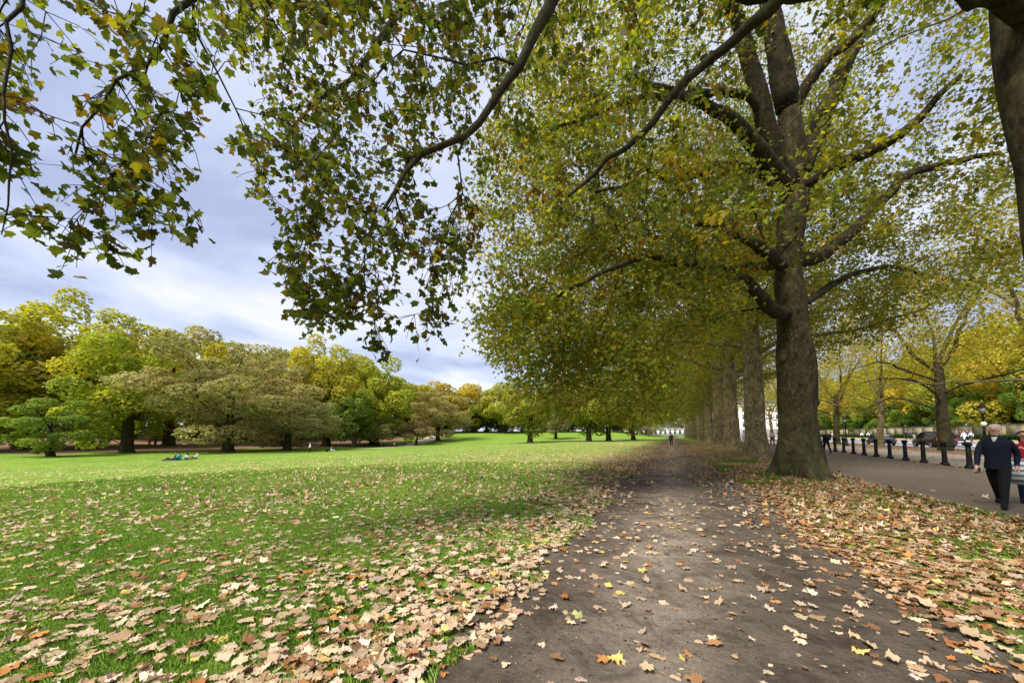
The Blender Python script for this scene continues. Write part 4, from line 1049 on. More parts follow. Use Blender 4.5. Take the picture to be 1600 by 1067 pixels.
def leaf_word(c):
    ref = {'pale tan': (.58, .40, .25), 'cream': (.66, .50, .33), 'brown': (.46, .28, .155), 'dark brown': (.28, .14, .07), 'rusty orange': (.38, .165, .055), 'yellow': (.60, .43, .14), 'greyish pink': (.58, .44, .36), 'yellow-green': (.45, .47, .20)}
    return min(ref, key=lambda k: sum((a - b) ** 2 for a, b in zip(ref[k], c)))
for k, i in enumerate(big):
    w = leaf_word(col[i]); x = X[i]; sz = 'small' if scl[i] < .10 else ('large' if scl[i] > .14 else 'medium-sized'); cv = ['flat', 'flat', 'wavy', 'wavy', 'curled', 'curled'][k % 6]
    where = 'on the grass left of the dirt path' if x < -1.45 + wob(Y[i], 0) else ('on the bare dirt path' if x < 1.85 + wob(Y[i], 4) else 'on the verge right of the dirt path')
    o = bpy.data.objects.new('fallen_leaf', fm[k % len(fm)]); C.objects.link(o)
    mx = Matrix(Rm[i].tolist()).to_4x4() @ Matrix.Scale(float(scl[i]), 4); mx.translation = Vector(pos[i]); o.matrix_world = mx
    o.color = (*col[i], 1); tag(o, '%s %s %s fallen leaf %s' % (sz, cv, w, where), 'leaf', 'fallen leaves: %s %s %s %s' % (sz, cv, w, where))
print('fallen leaves', n, near.sum(), midd.sum(), round(time.time() - T_START, 1))

# crumbs of leaf, bark and grit trodden into the path
nd = 16000; x = rl.uniform(-1.7, 2.1, nd); y = rl.uniform(.6, 16, nd) ; y = .6 + (y - .6) * rl.random(nd) ** .5
k = vnoise(x, y, .9, 61) * .6 + vnoise(x, y, 3.0, 62) * .4 > rl.uniform(.2, .75, nd); x, y = x[k], y[k]; nd = len(x)
nr = rl.normal(0, .35, (nd, 3)); nr[:, 2] += 1; tp = rl.normal(0, 1, (nd, 3))
o = obj('path_debris', scatter('path_debris', LEAF_KITE, np.stack([x, y, HT(x, y) + .010], 1), frames(nr, tp), rl.uniform(.006, .022, nd) * np.where(rl.random(nd) < .06, 2.2, 1), palette(nd, [(.05, .036, .026), (.13, .10, .075), (.30, .21, .13), (.38, .33, .27), (.24, .12, .06)], [4, 3, 1.6, .8, 1], .25, rl)), M['fallen'])
tag(o, 'crumbled leaf fragments and grit trodden into the dirt path', 'debris', None, 'stuff')
# ------------------------------------------------------------------ grass blades
tv, tf = [], []
rg = np.random.default_rng(9)
for k in range(12):
    a = rg.uniform(0, 6.28); b = rg.normal(0, .03, 2); h = rg.uniform(.018, .042); w = .0032; ln = rg.uniform(.01, .035)
    dx, dy = math.cos(a), math.sin(a); i = len(tv)
    tv += [[b[0] - dy * w, b[1] + dx * w, 0], [b[0] + dy * w, b[1] - dx * w, 0], [b[0] + dx * ln * .35 + dy * w * .8, b[1] + dy * ln * .35 - dx * w * .8, h * .62], [b[0] + dx * ln, b[1] + dy * ln, h]]
    tf += [[i, i + 1, i + 2], [i, i + 2, i + 3]]
tuft_me = mesh_arrays('grass_tuft', tv, tf, None, np.ones((len(tv), 3))); tuft_me.materials.append(M['grass_blade'])
def grass_points(x0, x1, y0, y1, dens, cond):
    n = int((x1 - x0) * (y1 - y0) * dens); x, y = rg.uniform(x0, x1, n), rg.uniform(y0, y1, n)
    u, v, dd = proj(np.stack([x, y, HT(x, y)], 1)); k = (dd > .8) & (u > -80) & (u < 1680) & (v < 1130); x, y = x[k], y[k]
    k = cond(x, y); return np.stack([x[k], y[k]], 1)
def lawn_ok(x, y):
    bare = vnoise(x, y, 1.3, 31) * .6 + vnoise(x, y, 3.1, 32) * .4; e_ = S((-1.45 + wob(y, 0) - x) / 3.5)
    return (x < -1.5 + wob(y, 0)) & (rg.random(len(x)) < np.clip((bare - .56 + .62 * e_) * 3.2, 0, 1)) & (rg.random(len(x)) < np.clip((21.5 - np.hypot(x, y)) / 15, 0, 1))
def verge_ok(x, y):
    bare = vnoise(x, y, .55, 1) * .6 + vnoise(x, y, 1.6, 2) * .4
    return (x > 1.9 + wob(y, 4)) & (x < 5.7) & (rg.random(len(x)) < np.clip((.46 - bare) * 5, .02, 1)) & (rg.random(len(x)) < np.clip(16 / np.hypot(x, y) - .25, 0, 1))
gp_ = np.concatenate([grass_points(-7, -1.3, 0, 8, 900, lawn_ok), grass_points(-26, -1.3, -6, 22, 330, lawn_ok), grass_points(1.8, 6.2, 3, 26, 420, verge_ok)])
ng = len(gp_); pts = np.column_stack([gp_, HT(gp_[:, 0], gp_[:, 1])])
gd = np.hypot(gp_[:, 0], gp_[:, 1])
gm = bpy.data.meshes.new('grass_points'); gm.vertices.add(ng); gm.vertices.foreach_set('co', pts.astype(np.float32).ravel())
at_ = gm.attributes.new('rot', 'FLOAT', 'POINT'); at_.data.foreach_set('value', rg.uniform(0, 6.28, ng).astype(np.float32))
at_ = gm.attributes.new('size', 'FLOAT', 'POINT'); at_.data.foreach_set('value', (rg.uniform(.7, 1.3, ng) * (1 + .05 * gd)).astype(np.float32))
gcol = np.ones((ng, 4), np.float32); gb = vnoise(gp_[:, 0], gp_[:, 1], .8, 41)[:, None]
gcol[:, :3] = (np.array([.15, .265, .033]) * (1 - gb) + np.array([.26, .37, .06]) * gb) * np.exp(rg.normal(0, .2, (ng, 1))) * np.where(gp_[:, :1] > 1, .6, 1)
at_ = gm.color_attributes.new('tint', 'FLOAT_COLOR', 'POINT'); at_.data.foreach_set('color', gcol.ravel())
tsrc = bpy.data.objects.new('grass_tuft', tuft_me)
ng_t = bpy.data.node_groups.new('grass_scatter', 'GeometryNodeTree')
ng_t.interface.new_socket('Geometry', in_out='INPUT', socket_type='NodeSocketGeometry'); ng_t.interface.new_socket('Geometry', in_out='OUTPUT', socket_type='NodeSocketGeometry')
N = ng_t.nodes; gi, go = N.new('NodeGroupInput'), N.new('NodeGroupOutput')
m2p = N.new('GeometryNodeMeshToPoints'); iop = N.new('GeometryNodeInstanceOnPoints'); oi = N.new('GeometryNodeObjectInfo'); oi.inputs['Object'].default_value = tsrc; oi.inputs['As Instance'].default_value = False
na = N.new('GeometryNodeInputNamedAttribute'); na.data_type = 'FLOAT'; na.inputs[0].default_value = 'rot'
nb = N.new('GeometryNodeInputNamedAttribute'); nb.data_type = 'FLOAT'; nb.inputs[0].default_value = 'size'
cx = N.new('ShaderNodeCombineXYZ'); e2r = N.new('FunctionNodeEulerToRotation'); cs = N.new('ShaderNodeCombineXYZ')
lk = ng_t.links.new
lk(gi.outputs[0], m2p.inputs[0]); lk(m2p.outputs[0], iop.inputs['Points']); lk(oi.outputs['Geometry'], iop.inputs['Instance'])
lk(na.outputs[0], cx.inputs[2]); lk(cx.outputs[0], e2r.inputs[0]); lk(e2r.outputs[0], iop.inputs['Rotation'])
for k in range(3): lk(nb.outputs[0], cs.inputs[k])
lk(cs.outputs[0], iop.inputs['Scale']); lk(iop.outputs[0], go.inputs[0])
gt = NT('grass_tuft_blades')
ga = gt.new('Attribute', attribute_name='tint', attribute_type='INSTANCER')
gdif = gt.new('BsdfDiffuse'); gtr = gt.new('BsdfTranslucent'); gms = gt.new('MixShader'); gms.inputs[0].default_value = .35
gt.l.new(ga.outputs['Color'], gdif.inputs[0]); gt.l.new(ga.outputs['Color'], gtr.inputs[0]); gt.l.new(gdif.outputs[0], gms.inputs[1]); gt.l.new(gtr.outputs[0], gms.inputs[2]); gt.l.new(gms.outputs[0], gt.out.inputs[0])
tuft_me.materials.clear(); tuft_me.materials.append(gt.m)
gobj = obj('grass', gm); tag(gobj, 'short green lawn grass growing between the fallen leaves', 'grass', None, 'stuff')
md = gobj.modifiers.new('scatter', 'NODES'); md.node_group = ng_t
print('grass', ng, round(time.time() - T_START, 1))

# ------------------------------------------------------------------ bollards, lamps, bench
def bollard_parts():
    shaft = MB().lathe([(.115, .16), (.10, .2), (.095, .5), (.088, 1.0)], 8).mesh('shaft', False)
    base = MB().lathe([(.17, -.03), (.17, .10), (.145, .13), (.12, .17)], 8).mesh('base')
    cap = MB().lathe([(.088, .98), (.13, 1.02), (.14, 1.06), (.14, 1.12), (.10, 1.155), (.03, 1.165)], 8).mesh('cap')
    rail = MB().tube([(0, .08, .955), (0, 1.56, .955)], .02, 6).mesh('rail')
    return [('shaft', shaft), ('base', base), ('cap', cap), ('rail', rail)]
bp = bollard_parts()
for _, me in bp: me.materials.append(M['iron'])
bw = ['first', 'second', 'third', 'fourth', 'fifth', 'sixth', 'seventh', 'eighth', 'ninth', 'tenth', 'eleventh', 'twelfth']
for k in range(11):
    y = 21.56 + 1.64 * k; x = 12.03
    b = tag(empty('bollard', (x, y, hz(x, y))), 'black iron bollard edging the tarmac walk, %s counted from the man in navy' % bw[k], 'bollard', 'bollards along the tarmac walk')
    b.rotation_euler = (rng.uniform(-.01, .01), rng.uniform(-.01, .01), 0)
    for nm, me in bp: obj(nm, me, None, b)
M['lantern_glass'] = plain('lantern_glass', (.32, .31, .27), .2, 0, .6, 0)
M['white_sign'] = plain('white_disc', (.8, .8, .78), .5, 0, .3, 0)
def lamp_post(x, y, h, label, sign=False, slim=False):
    z = hz(x, y); L = tag(empty('lamp_post', (x, y, z)), label, 'lamp post', 'park lamp posts')
    k = .55 if slim else 1.0
    MB().lathe([(.24 * k, -.05), (.24 * k, .25), (.17 * k, .32), (.15 * k, .8), (.11 * k, .9), (.075 * k, 1.0), (.065 * k, 1.6), (.09 * k, 1.64), (.06 * k, 1.7), (.045 * k, h - .95), (.09 * k, h - .88), (.03, h - .82)], 10).build('post', M['iron'], L)
    MB().tube([(-.28, 0, h - 1.05), (.28, 0, h - 1.05)], .018, 5).build('ladder_bar', M['iron'], L)
    MB().lathe([(.10, h - .82), (.20, h - .36)], 6).build('lantern_glass', M['lantern_glass'], L)
    f = MB()
    for a in range(6):
        c_, s_ = math.cos(a * math.pi / 3), math.sin(a * math.pi / 3); f.tube([(.105 * c_, .105 * s_, h - .82), (.208 * c_, .208 * s_, h - .35)], .012, 4)
    f.lathe([(.12, h - .86), (.12, h - .82)], 6); f.build('lantern_frame', M['iron'], L)
    MB().lathe([(.26, h - .36), (.24, h - .31), (.10, h - .14), (.06, h - .10), (.05, h - .03), (.01, h)], 6).build('lantern_roof', M['iron'], L)
    if sign:
        d = MB().lathe([(.155, -.012), (.155, .012)], 20).build('round_sign', M['white_sign'], L)
        v = Vector((-x, -y, 0)).normalized(); d.rotation_euler = v.to_track_quat('Z', 'Y').to_euler(); d.location = (v.x * .13, v.y * .13, 2.2)
    return L
lamp_post(20.5, 37.8, 3.75, 'black lamp post with lantern and a white round sign, beside the man in navy', True)
lamp_post(20.5, 61.0, 3.75, 'black lamp post with lantern beyond the bollards, beside the forked trees')
p = on_ground(600.5, 100); lamp_post(p[0], p[1], 4.0, 'slender black lamp post beside the winding gravel path across the field', False, True)

# ------------------------------------------------------------------ vehicles
M['black_paint'] = plain('black_car_paint', (.012, .011, .013), .22, 0, .6, 0)
M['maroon_paint'] = plain('dark_maroon_paint', (.030, .012, .012), .25, 0, .6, 0)
M['grey_paint'] = plain('dark_grey_paint', (.05, .053, .06), .25, .3, .6, 0)
M['silver'] = plain('silver_trim', (.55, .56, .58), .3, .6, .5, 0)
M['tyre'] = plain('tyre_rubber', (.02, .02, .02), .9)
M['car_glass'] = plain('tinted_glass', (.03, .035, .04), .06, 0, .8, 0)
M['tail'] = plain('red_tail_lamp', (.55, .03, .02), .3, 0, .5, 0)
M['head'] = plain('clear_headlamp', (.7, .72, .75), .15, 0, .6, 0)
M['plate_white'] = plain('white_number_plate', (.75, .75, .72), .5, 0, .3, 0)
M['plate_yellow'] = plain('yellow_number_plate', (.7, .5, .05), .5, 0, .3, 0)
def car(x, y, heading, kind, paint, label, roofm=None):
    """front faces local +Y"""
    z = hz(x, y) + .006; c = tag(empty('car', (x, y, z), heading), label, 'car', 'cars on the road')
    if kind == 'cab':   st = [(-2.28, .45, 1.02, .80), (-2.2, .36, 1.12, .85), (-1.2, .30, 1.12, .88), (.5, .30, 1.10, .88), (1.1, .30, 1.06, .87), (2.05, .36, .98, .82), (2.28, .45, .86, .72)]; cab = [(-2.18, 1.08), (-1.95, 1.72), (-1.2, 1.80), (.0, 1.80), (.55, 1.72), (1.25, 1.08)]; wb = 1.42; wr = .33
    else:               st = [(-2.35, .5, .85, .74), (-2.2, .38, .95, .82), (-1.2, .28, .98, .88), (.5, .28, .96, .88), (1.2, .28, .90, .87), (2.1, .36, .78, .80), (2.36, .46, .66, .66)]; cab = [(-1.85, .93), (-1.1, 1.36), (-.4, 1.44), (.25, 1.40), (1.15, .92)]; wb = 1.38; wr = .32
    secs = []
    for yy, z0, z1, w in st:
        zm = z0 + (z1 - z0) * .55
        secs.append(np.array([[-w * .92, yy, z0], [w * .92, yy, z0], [w, yy, z0 + .12], [w, yy, zm], [w * .93, yy, z1 - .03], [w * .78, yy, z1], [-w * .78, yy, z1], [-w * .93, yy, z1 - .03], [-w, yy, zm], [-w, yy, z0 + .12]]))
    MB().loft(secs).build('body', M[paint], c)
    W0, W1 = .82, .64; top = max(q for _, q in cab); bot = min(q for _, q in cab)
    def wd(q): return W0 + (W1 - W0) * (q - bot) / (top - bot)
    # greenhouse: dark glass with a painted roof and pillars
    prof = cab; g = MB(); L_ = [np.array([[-wd(q) + .01, yy, q] for yy, q in prof] ), np.array([[wd(q) - .01, yy, q] for yy, q in prof])]
    n = len(prof); V = np.concatenate(L_); F4 = [[i, i + 1, n + i + 1, n + i] for i in range(n - 1)]
    F3 = [[0, i + 1, i] for i in range(1, n - 1)] + [[n, n + i, n + i + 1] for i in range(1, n - 1)]
    g.add(V, F3, F4); g.build('windows', M['car_glass'], c)
    hi = [(yy, q) for yy, q in prof if q > bot + (top - bot) * .75]
    r = MB(); secs = [np.array([[-wd(q) * 1.02, yy, q - .04], [wd(q) * 1.02, yy, q - .04], [wd(q) * .9, yy, q + .035], [-wd(q) * .9, yy, q + .035]]) for yy, q in hi]
    r.loft(secs).build('roof', M[roofm or paint], c)
    for s_ in (-1, 1):
        for a, b in ((prof[0], prof[1]), (prof[-2], prof[-1])):
            MB().tube([(s_ * wd(a[1]), a[0], a[1]), (s_ * wd(b[1]), b[0], b[1])], .045, 5).build('pillar', M[paint], c)
        ym = .5 * (prof[0][0] + prof[-1][0]); MB().box((s_ * (wd((bot + top) / 2) + .005), ym, (bot + top) / 2), (.05, .09, (top - bot) * .96)).build('pillar', M[paint], c)
        MB().box((s_ * .93, prof[-1][0] - .35, bot + .1), (.16, .12, .13)).build('mirror', M[paint], c)
        MB().box((s_ * .62, st[-1][0] - .03, st[-1][2] - .08), (.30, .12, .14)).build('headlight', M['head'], c)
        MB().box((s_ * .70, st[0][0] + .02, st[0][2] - .12), (.18, .10, .24)).build('tail_light', M['tail'], c)
        MB().box((s_ * .885, .0, .62), (.02, .9, .03)).build('door_trim', M['silver'], c)
        for yy in (-wb, wb):
            w = empty('wheel', (s_ * .80, yy, wr)); w.parent = c; w.rotation_euler = (0, math.pi / 2, 0)
            MB().lathe([(wr * .6, -.10), (wr * .95, -.10), (wr, -.07), (wr, .07), (wr * .95, .10), (wr * .6, .10)], 16).build('tyre', M['tyre'], w)
            MB().lathe([(wr * .62, -.105), (wr * .2, -.115), (wr * .2, .115), (wr * .62, .105)], 12).build('rim', M['silver'], w)
    MB().box((0, st[-1][0] + .005, .50), (.52, .03, .12)).build('number_plate', M['plate_white'], c)
    MB().box((0, st[0][0] - .005, .62), (.52, .03, .12)).build('number_plate', M['plate_yellow'], c)
    MB().box((0, st[-1][0] - .03, .62), (.8, .06, .14)).build('grille', M['tyre'], c)
    if kind == 'cab': MB().box((0, .35, 1.84), (.42, .12, .10)).build('roof_sign', M['plate_yellow'], c)
    return c
car(26.5, 56.4, 0, 'cab', 'maroon_paint', 'dark maroon taxi cab partly hidden by the dark tree trunk')
car(33.0, 67.2, math.pi, 'saloon', 'black_paint', 'black car coming towards us behind the dark tree trunk')
car(26.5, 67.8, 0, 'saloon', 'grey_paint', 'dark grey saloon car passing behind the pale forked tree', 'silver')

# ------------------------------------------------------------------ people
SKIN = (.42, .24, .17)
def person(loc, facing, label, top=(.02, .025, .05), legs=(.012, .012, .015), hair=(.05, .03, .02), shoes=(.01, .01, .01), height=1.72, pose='stand', hairkind='short', fine=False, stride=.0, group=None, skin=SKIN, inner=None):
    """one continuous skinned body; local +Y is where the person faces"""
    k = height / 1.75
    J = {}; E_ = []
    def j(n, p, r, c): J[n] = (np.array(p, float), r, c)
    s = stride
    if pose == 'sit':
        pz = .13; j('pel', (0, 0, pz), .14, legs); j('sp', (0, -.05, pz + .2), .13, top); j('ch', (0, -.07, pz + .40), .145, top); j('nk', (0, -.05, pz + .53), .065, top); tz = pz - .95 + .02
        for m, sg in (('l', -1), ('r', 1)):
            j('hip' + m, (sg * .1, .05, pz), .105, legs); j('kn' + m, (sg * .16, .42, pz + .20 + .12 * (sg > 0)), .075, legs); j('an' + m, (sg * .14, .72, .07), .05, legs); j('to' + m, (sg * .15, .80, .11), .045, shoes)
            j('sh' + m, (sg * .185, -.07, pz + .44), .07, top); j('el' + m, (sg * .24, .05, pz + .2), .052, top); j('wr' + m, (sg * .13, .25, pz + .18), .038, top); j('ha' + m, (sg * .10, .32, pz + .17), .036, skin)
        hd = np.array([0, -.03, pz + .53])
    elif pose == 'lie':
        j('pel', (0, 0, .13), .14, legs); j('sp', (0, -.2, .14), .13, top); j('ch', (0, -.38, .22), .145, top); j('nk', (0, -.50, .31), .065, top)
        for m, sg in (('l', -1), ('r', 1)):
            j('hip' + m, (sg * .1, .06, .12), .105, legs); j('kn' + m, (sg * .12, .45, .12 + .2 * (sg > 0)), .075, legs); j('an' + m, (sg * .12, .85, .08), .05, legs); j('to' + m, (sg * .13, .92, .15), .045, shoes)
            j('sh' + m, (sg * .185, -.40, .24), .07, top); j('el' + m, (sg * .26, -.55, .06), .052, top); j('wr' + m, (sg * .22, -.30, .05), .038, top); j('ha' + m, (sg * .2, -.22, .05), .036, skin)
        hd = np.array([0, -.50, .31])
    else:
        j('pel', (0, 0, .95), .145, legs if inner is None else top); j('sp', (0, .0, 1.14), .14, top); j('ch', (0, .01, 1.34), .155, top); j('nk', (0, .0, 1.475), .066, top)
        for m, sg, ph in (('l', -1, 1), ('r', 1, -1)):
            f = s * ph
            j('hip' + m, (sg * .095, .0, .88), .112, legs); j('kn' + m, (sg * .10, f * .28 + .05 * abs(s), .50 + (.02 if f < 0 else 0)), .078, legs)
            j('an' + m, (sg * .10, f * .55 - (.08 if f < 0 else 0), .085 + (.06 * abs(s) if f < 0 else 0)), .055, legs); j('to' + m, (sg * .115, f * .55 + .15 - (.08 if f < 0 else 0), .045), .045, shoes)
            j('sh' + m, (sg * .175, .0, 1.40), .074, top); j('el' + m, (sg * .245, -f * .16 - .03, 1.13), .058, top); j('wr' + m, (sg * .23, -f * .24 + .10, .90), .043, top); j('ha' + m, (sg * .24, -f * .25 + .14, .83), .038, skin)
        hd = np.array([0, .0, 1.475])
    j('nu', hd + [0, .012, .065], .055, skin); j('jaw', hd + [0, .035, .125], .072, skin); j('hc', hd + [0, .02, .19], .092, skin); j('ht', hd + [0, .01, .262], .062, skin)
    E_ += [('pel', 'sp'), ('sp', 'ch'), ('ch', 'nk'), ('nk', 'nu'), ('nu', 'jaw'), ('jaw', 'hc'), ('hc', 'ht')]
    for m in 'lr': E_ += [('pel', 'hip' + m), ('hip' + m, 'kn' + m), ('kn' + m, 'an' + m), ('an' + m, 'to' + m), ('ch', 'sh' + m), ('sh' + m, 'el' + m), ('el' + m, 'wr' + m), ('wr' + m, 'ha' + m)]
    if fine:
        j('nose', hd + [0, .135, .175], .014, skin); E_.append(('hc', 'nose'))
        for m, sg in (('l', -1), ('r', 1)):
            j('ear' + m, hd + [sg * .098, .005, .175], .016, skin); E_.append(('hc', 'ear' + m))
            h = J['ha' + m][0]
            for q in range(4):
                j('f%d%s' % (q, m), h + [sg * (.018 - .004 * q), .035 - .022 * q, -.07 + .006 * abs(q - 1.5)], .009, skin); j('g%d%s' % (q, m), h + [-sg * (.012 + .002 * q), .05 - .022 * q, -.105 + .008 * abs(q - 1.5)], .008, skin)
                E_ += [('ha' + m, 'f%d%s' % (q, m)), ('f%d%s' % (q, m), 'g%d%s' % (q, m))]
            j('th' + m, h + [-sg * .012, .055, -.02], .010, skin); j('ti' + m, h + [-sg * .025, .075, -.06], .009, skin); E_ += [('ha' + m, 'th' + m), ('th' + m, 'ti' + m)]
    names = list(J); idx = {n: i for i, n in enumerate(names)}
    me = bpy.data.meshes.new('person_rig'); me.from_pydata([tuple(J[n][0] * k) for n in names], [(idx[a], idx[b]) for a, b in E_], [])
    tmp = bpy.data.objects.new('person_rig', me); C.objects.link(tmp)
    sm = tmp.modifiers.new('skin', 'SKIN'); sm.use_smooth_shade = True; sm.branch_smoothing = .6
    for n in names:
        sv = me.skin_vertices[0].data[idx[n]]; r = J[n][1] * k; sv.radius = (r, r); sv.use_root = n == 'pel'
    wide = {'ch': (1.25, .85), 'sp': (1.12, .85), 'pel': (1.15, .9)}
    for n, (a, b) in wide.items():
        r = J[n][1] * k; me.skin_vertices[0].data[idx[n]].radius = (r * a, r * b)
    ss = tmp.modifiers.new('sub', 'SUBSURF'); ss.levels = 2; ss.render_levels = 2
    dg = bpy.context.evaluated_depsgraph_get(); dg.update()
    body = bpy.data.meshes.new_from_object(tmp.evaluated_get(dg)); bpy.data.objects.remove(tmp)
    nv = len(body.vertices); co = np.zeros(nv * 3); body.vertices.foreach_get('co', co); co = co.reshape(-1, 3)
    best = np.full(nv, 9.0); colr = np.zeros((nv, 3))
    for a, b in E_:
        A, B = J[a][0] * k, J[b][0] * k; d = B - A; t = np.clip(((co - A) @ d) / max(d @ d, 1e-9), 0, 1); dist_ = np.linalg.norm(co - A - t[:, None] * d, axis=1) - (J[a][1] * (1 - t) + J[b][1] * t) * k
        cc = np.where((t < .5)[:, None], J[a][2], J[b][2]); m = dist_ < best; best[m] = dist_[m]; colr[m] = cc[m]
    if inner is not None:   # open jacket: the lighter shirt shows in a strip down the chest
        m = (co[:, 1] > .085 * k) & (np.abs(co[:, 0] - .02) < .05 * k) & (co[:, 2] > 1.0 * k) & (co[:, 2] < 1.46 * k); colr[m] = inner
    a_ = body.color_attributes.new('Col', 'FLOAT_COLOR', 'POINT'); c4 = np.ones((nv, 4), np.float32); c4[:, :3] = colr; a_.data.foreach_set('color', c4.ravel())
    body.materials.clear(); body.materials.append(M['person']); body.polygons.foreach_set('use_smooth', np.ones(len(body.polygons), bool))
    o = obj('person', body, None, None, loc); o.rotation_euler = (0, 0, facing); tag(o, label, 'person', group)
    hm = MB(); hc = (hd + [0, .0, .205]) * k
    hm.ellipsoid(hc + np.array([0, -.032, .0]) * k, np.array([.101, .097, .088]) * k, 14, 9)
    if hairkind == 'long': hm.ellipsoid(hc + np.array([0, -.055, -.10]) * k, np.array([.10, .06, .17]) * k, 12, 8)
    V = np.concatenate(hm.V); hm.V = [V]; hobj = obj('hair', hm.mesh('hair', True, np.tile(np.array(hair), (len(V), 1))), M['person'], o)
    if fine:
        for sg in (-1, 1):
            MB().ellipsoid((hd + [sg * .034, .112, .195]) * k, np.array([.011, .006, .007]) * k, 8, 6).build('eye', plain('dark_eye', (.02, .015, .012), .3, 0, .4, 0), o)
        MB().ellipsoid((hd + [0, .108, .115]) * k, np.array([.024, .008, .006]) * k, 8, 6).build('mouth', plain('lips', (.25, .09, .08), .5, 0, .3, 0), o)
    return o
def toward(x, y, tx, ty): return math.atan2(-(tx - x), ty - y)
mx_, my_ = 6.42, 11.55
man = person((mx_, my_, hz(mx_, my_) + .006), toward(mx_, my_, -1.0, 2.0), 'white-haired man in navy jacket and dark trousers walking on the tarmac walk', (.010, .012, .024), (.007, .007, .009), (.42, .40, .36), (.008, .008, .008), 1.76, 'stand', 'short', True, .8, 'couple on the walk', (.58, .34, .25), (.16, .18, .22))
def jacket(o, k, m):
    b = MB(); secs = []
    for z, rx, ry, oy in ((.80, .185, .15, 0), (.86, .187, .15, 0), (1.0, .175, .14, .0), (1.15, .178, .145, .005), (1.3, .20, .155, .01), (1.38, .205, .13, .005), (1.44, .16, .10, 0), (1.49, .08, .078, 0), (1.52, .07, .07, .005)):
        a = np.linspace(0, 2 * np.pi, 22, endpoint=False); ph_ = 1 + .03 * np.sin(5 * a + z * 9)
        secs.append(np.stack([rx * np.cos(a) * ph_, oy + ry * np.sin(a) * ph_, np.full(22, z)], 1) * k)
    return b.loft(secs, False).build('jacket', m, o, True)
jacket(man, 1.76 / 1.75, plain('navy_jacket', (.010, .012, .024), .9, 0, .15, .3, 20))
# scarf-like pale collar and the phone in his hand
MB().loft([np.array([[-.02, .13, 1.40], [.02, .13, 1.40], [.045, .06, 1.50], [-.045, .06, 1.50]]), np.array([[-.015, .16, 1.385], [.015, .16, 1.385], [.04, .09, 1.49], [-.04, .09, 1.49]])]).build('shirt_collar', plain('pale_collar', (.5, .52, .45), .8), man)
ph = MB().box((0, 0, 0), (.072, .012, .145)).build('phone', plain('black_phone', (.01, .01, .012), .2, 0, .5, 0)); tag(ph, 'black phone held low in the hand of the man in navy', 'phone')
vec = Matrix.Rotation(man.rotation_euler.z, 3, 'Z') @ Vector((.225, .33, .77)); ph.location = man.location + vec; ph.rotation_euler = (.9, .1, man.rotation_euler.z)
wx, wy = at(1594, PY, 8.6)[:2]
wom = person((wx, wy, hz(wx, wy) + .006), toward(wx, wy, 1.5, 2.0), 'brown-haired person in red top behind the man in navy, cut off by the frame', (.32, .015, .02), (.015, .02, .05), (.06, .03, .015), (.01, .01, .02), 1.62, 'stand', 'long', True, -.5, 'couple on the walk')
tb = NT('striped_cloth'); sp_ = tb.new('SeparateXYZ'); tb.l.new(tb.coord('Object'), sp_.inputs[0]); stp = tb.math('FRACT', tb.math('MULTIPLY', sp_.outputs[2], 9.0))
tb.bsdf(tb.ramp(stp, [(.48, (.62, .63, .62)), (.52, (.16, .19, .22))]), .9)
bag = MB().loft([np.array([[-.16, -.06, 0], [.16, -.06, 0], [.16, .06, 0], [-.16, .06, 0]]), np.array([[-.24, -.11, .12], [.24, -.11, .12], [.24, .11, .12], [-.24, .11, .12]]), np.array([[-.22, -.09, .36], [.22, -.09, .36], [.22, .09, .36], [-.22, .09, .36]]), np.array([[-.14, -.03, .56], [.14, -.03, .56], [.14, .03, .56], [-.14, .03, .56]])])
bo = bag.mesh('striped_bag', True); bo.materials.append(tb.m)
broot = tag(empty('striped_bag', tuple(at(1601, 757, 8.15)), toward(wx, wy, 0, 0)), 'grey and white striped cloth bag carried by the person in red', 'bag')
obj('body', bo, None, broot)
MB().tube([(-.13, 0, .54), (-.10, 0, .74), (0, 0, .82), (.10, 0, .74), (.13, 0, .54)], .014, 6).build('strap', tb.m, broot)
WG, FG = 'people on the walk and the far pavement', 'people out on the field'
def at_u(u, x, dz=0): 
    t = math.tan(math.atan((u - PX) / FPX) - YAW); y = x / t; return (x, y, hz(x, y) + .006)
def walker(u, x, f, label, top, legs, h=1.72, st=.4, hk='short', hair=(.05, .03, .02)): return person(at_u(u, x), f, label, top, legs, hair, (.02, .02, .02), h, 'stand', hk, False, st, WG)
pw = walker(1289, 10.4, .2, 'fair-haired person in black with a backpack just right of the big mossy trunk', (.012, .012, .014), (.01, .01, .012), 1.66, .4, 'long', (.36, .26, .14))
bk = MB().loft([np.array([[-.15, -.14, .98], [.15, -.14, .98], [.15, -.27, .98], [-.15, -.27, .98]]), np.array([[-.17, -.13, 1.2], [.17, -.13, 1.2], [.17, -.32, 1.2], [-.17, -.32, 1.2]]), np.array([[-.12, -.13, 1.4], [.12, -.13, 1.4], [.12, -.22, 1.4], [-.12, -.22, 1.4]])]).build('backpack', plain('black_backpack', (.015, .015, .018), .7)); tag(bk, 'black backpack worn by the fair-haired person beside the big trunk', 'backpack'); bk.location = pw.location; bk.rotation_euler = pw.rotation_euler
walker(1205, 10.6, .1, 'person in grey shirt and dark trousers seen in the gap between two trunks', (.36, .38, .42), (.03, .04, .08))
walker(1161, 9.4, .0, 'person in white seen between the third and fourth trunks', (.7, .72, .75), (.5, .5, .52))
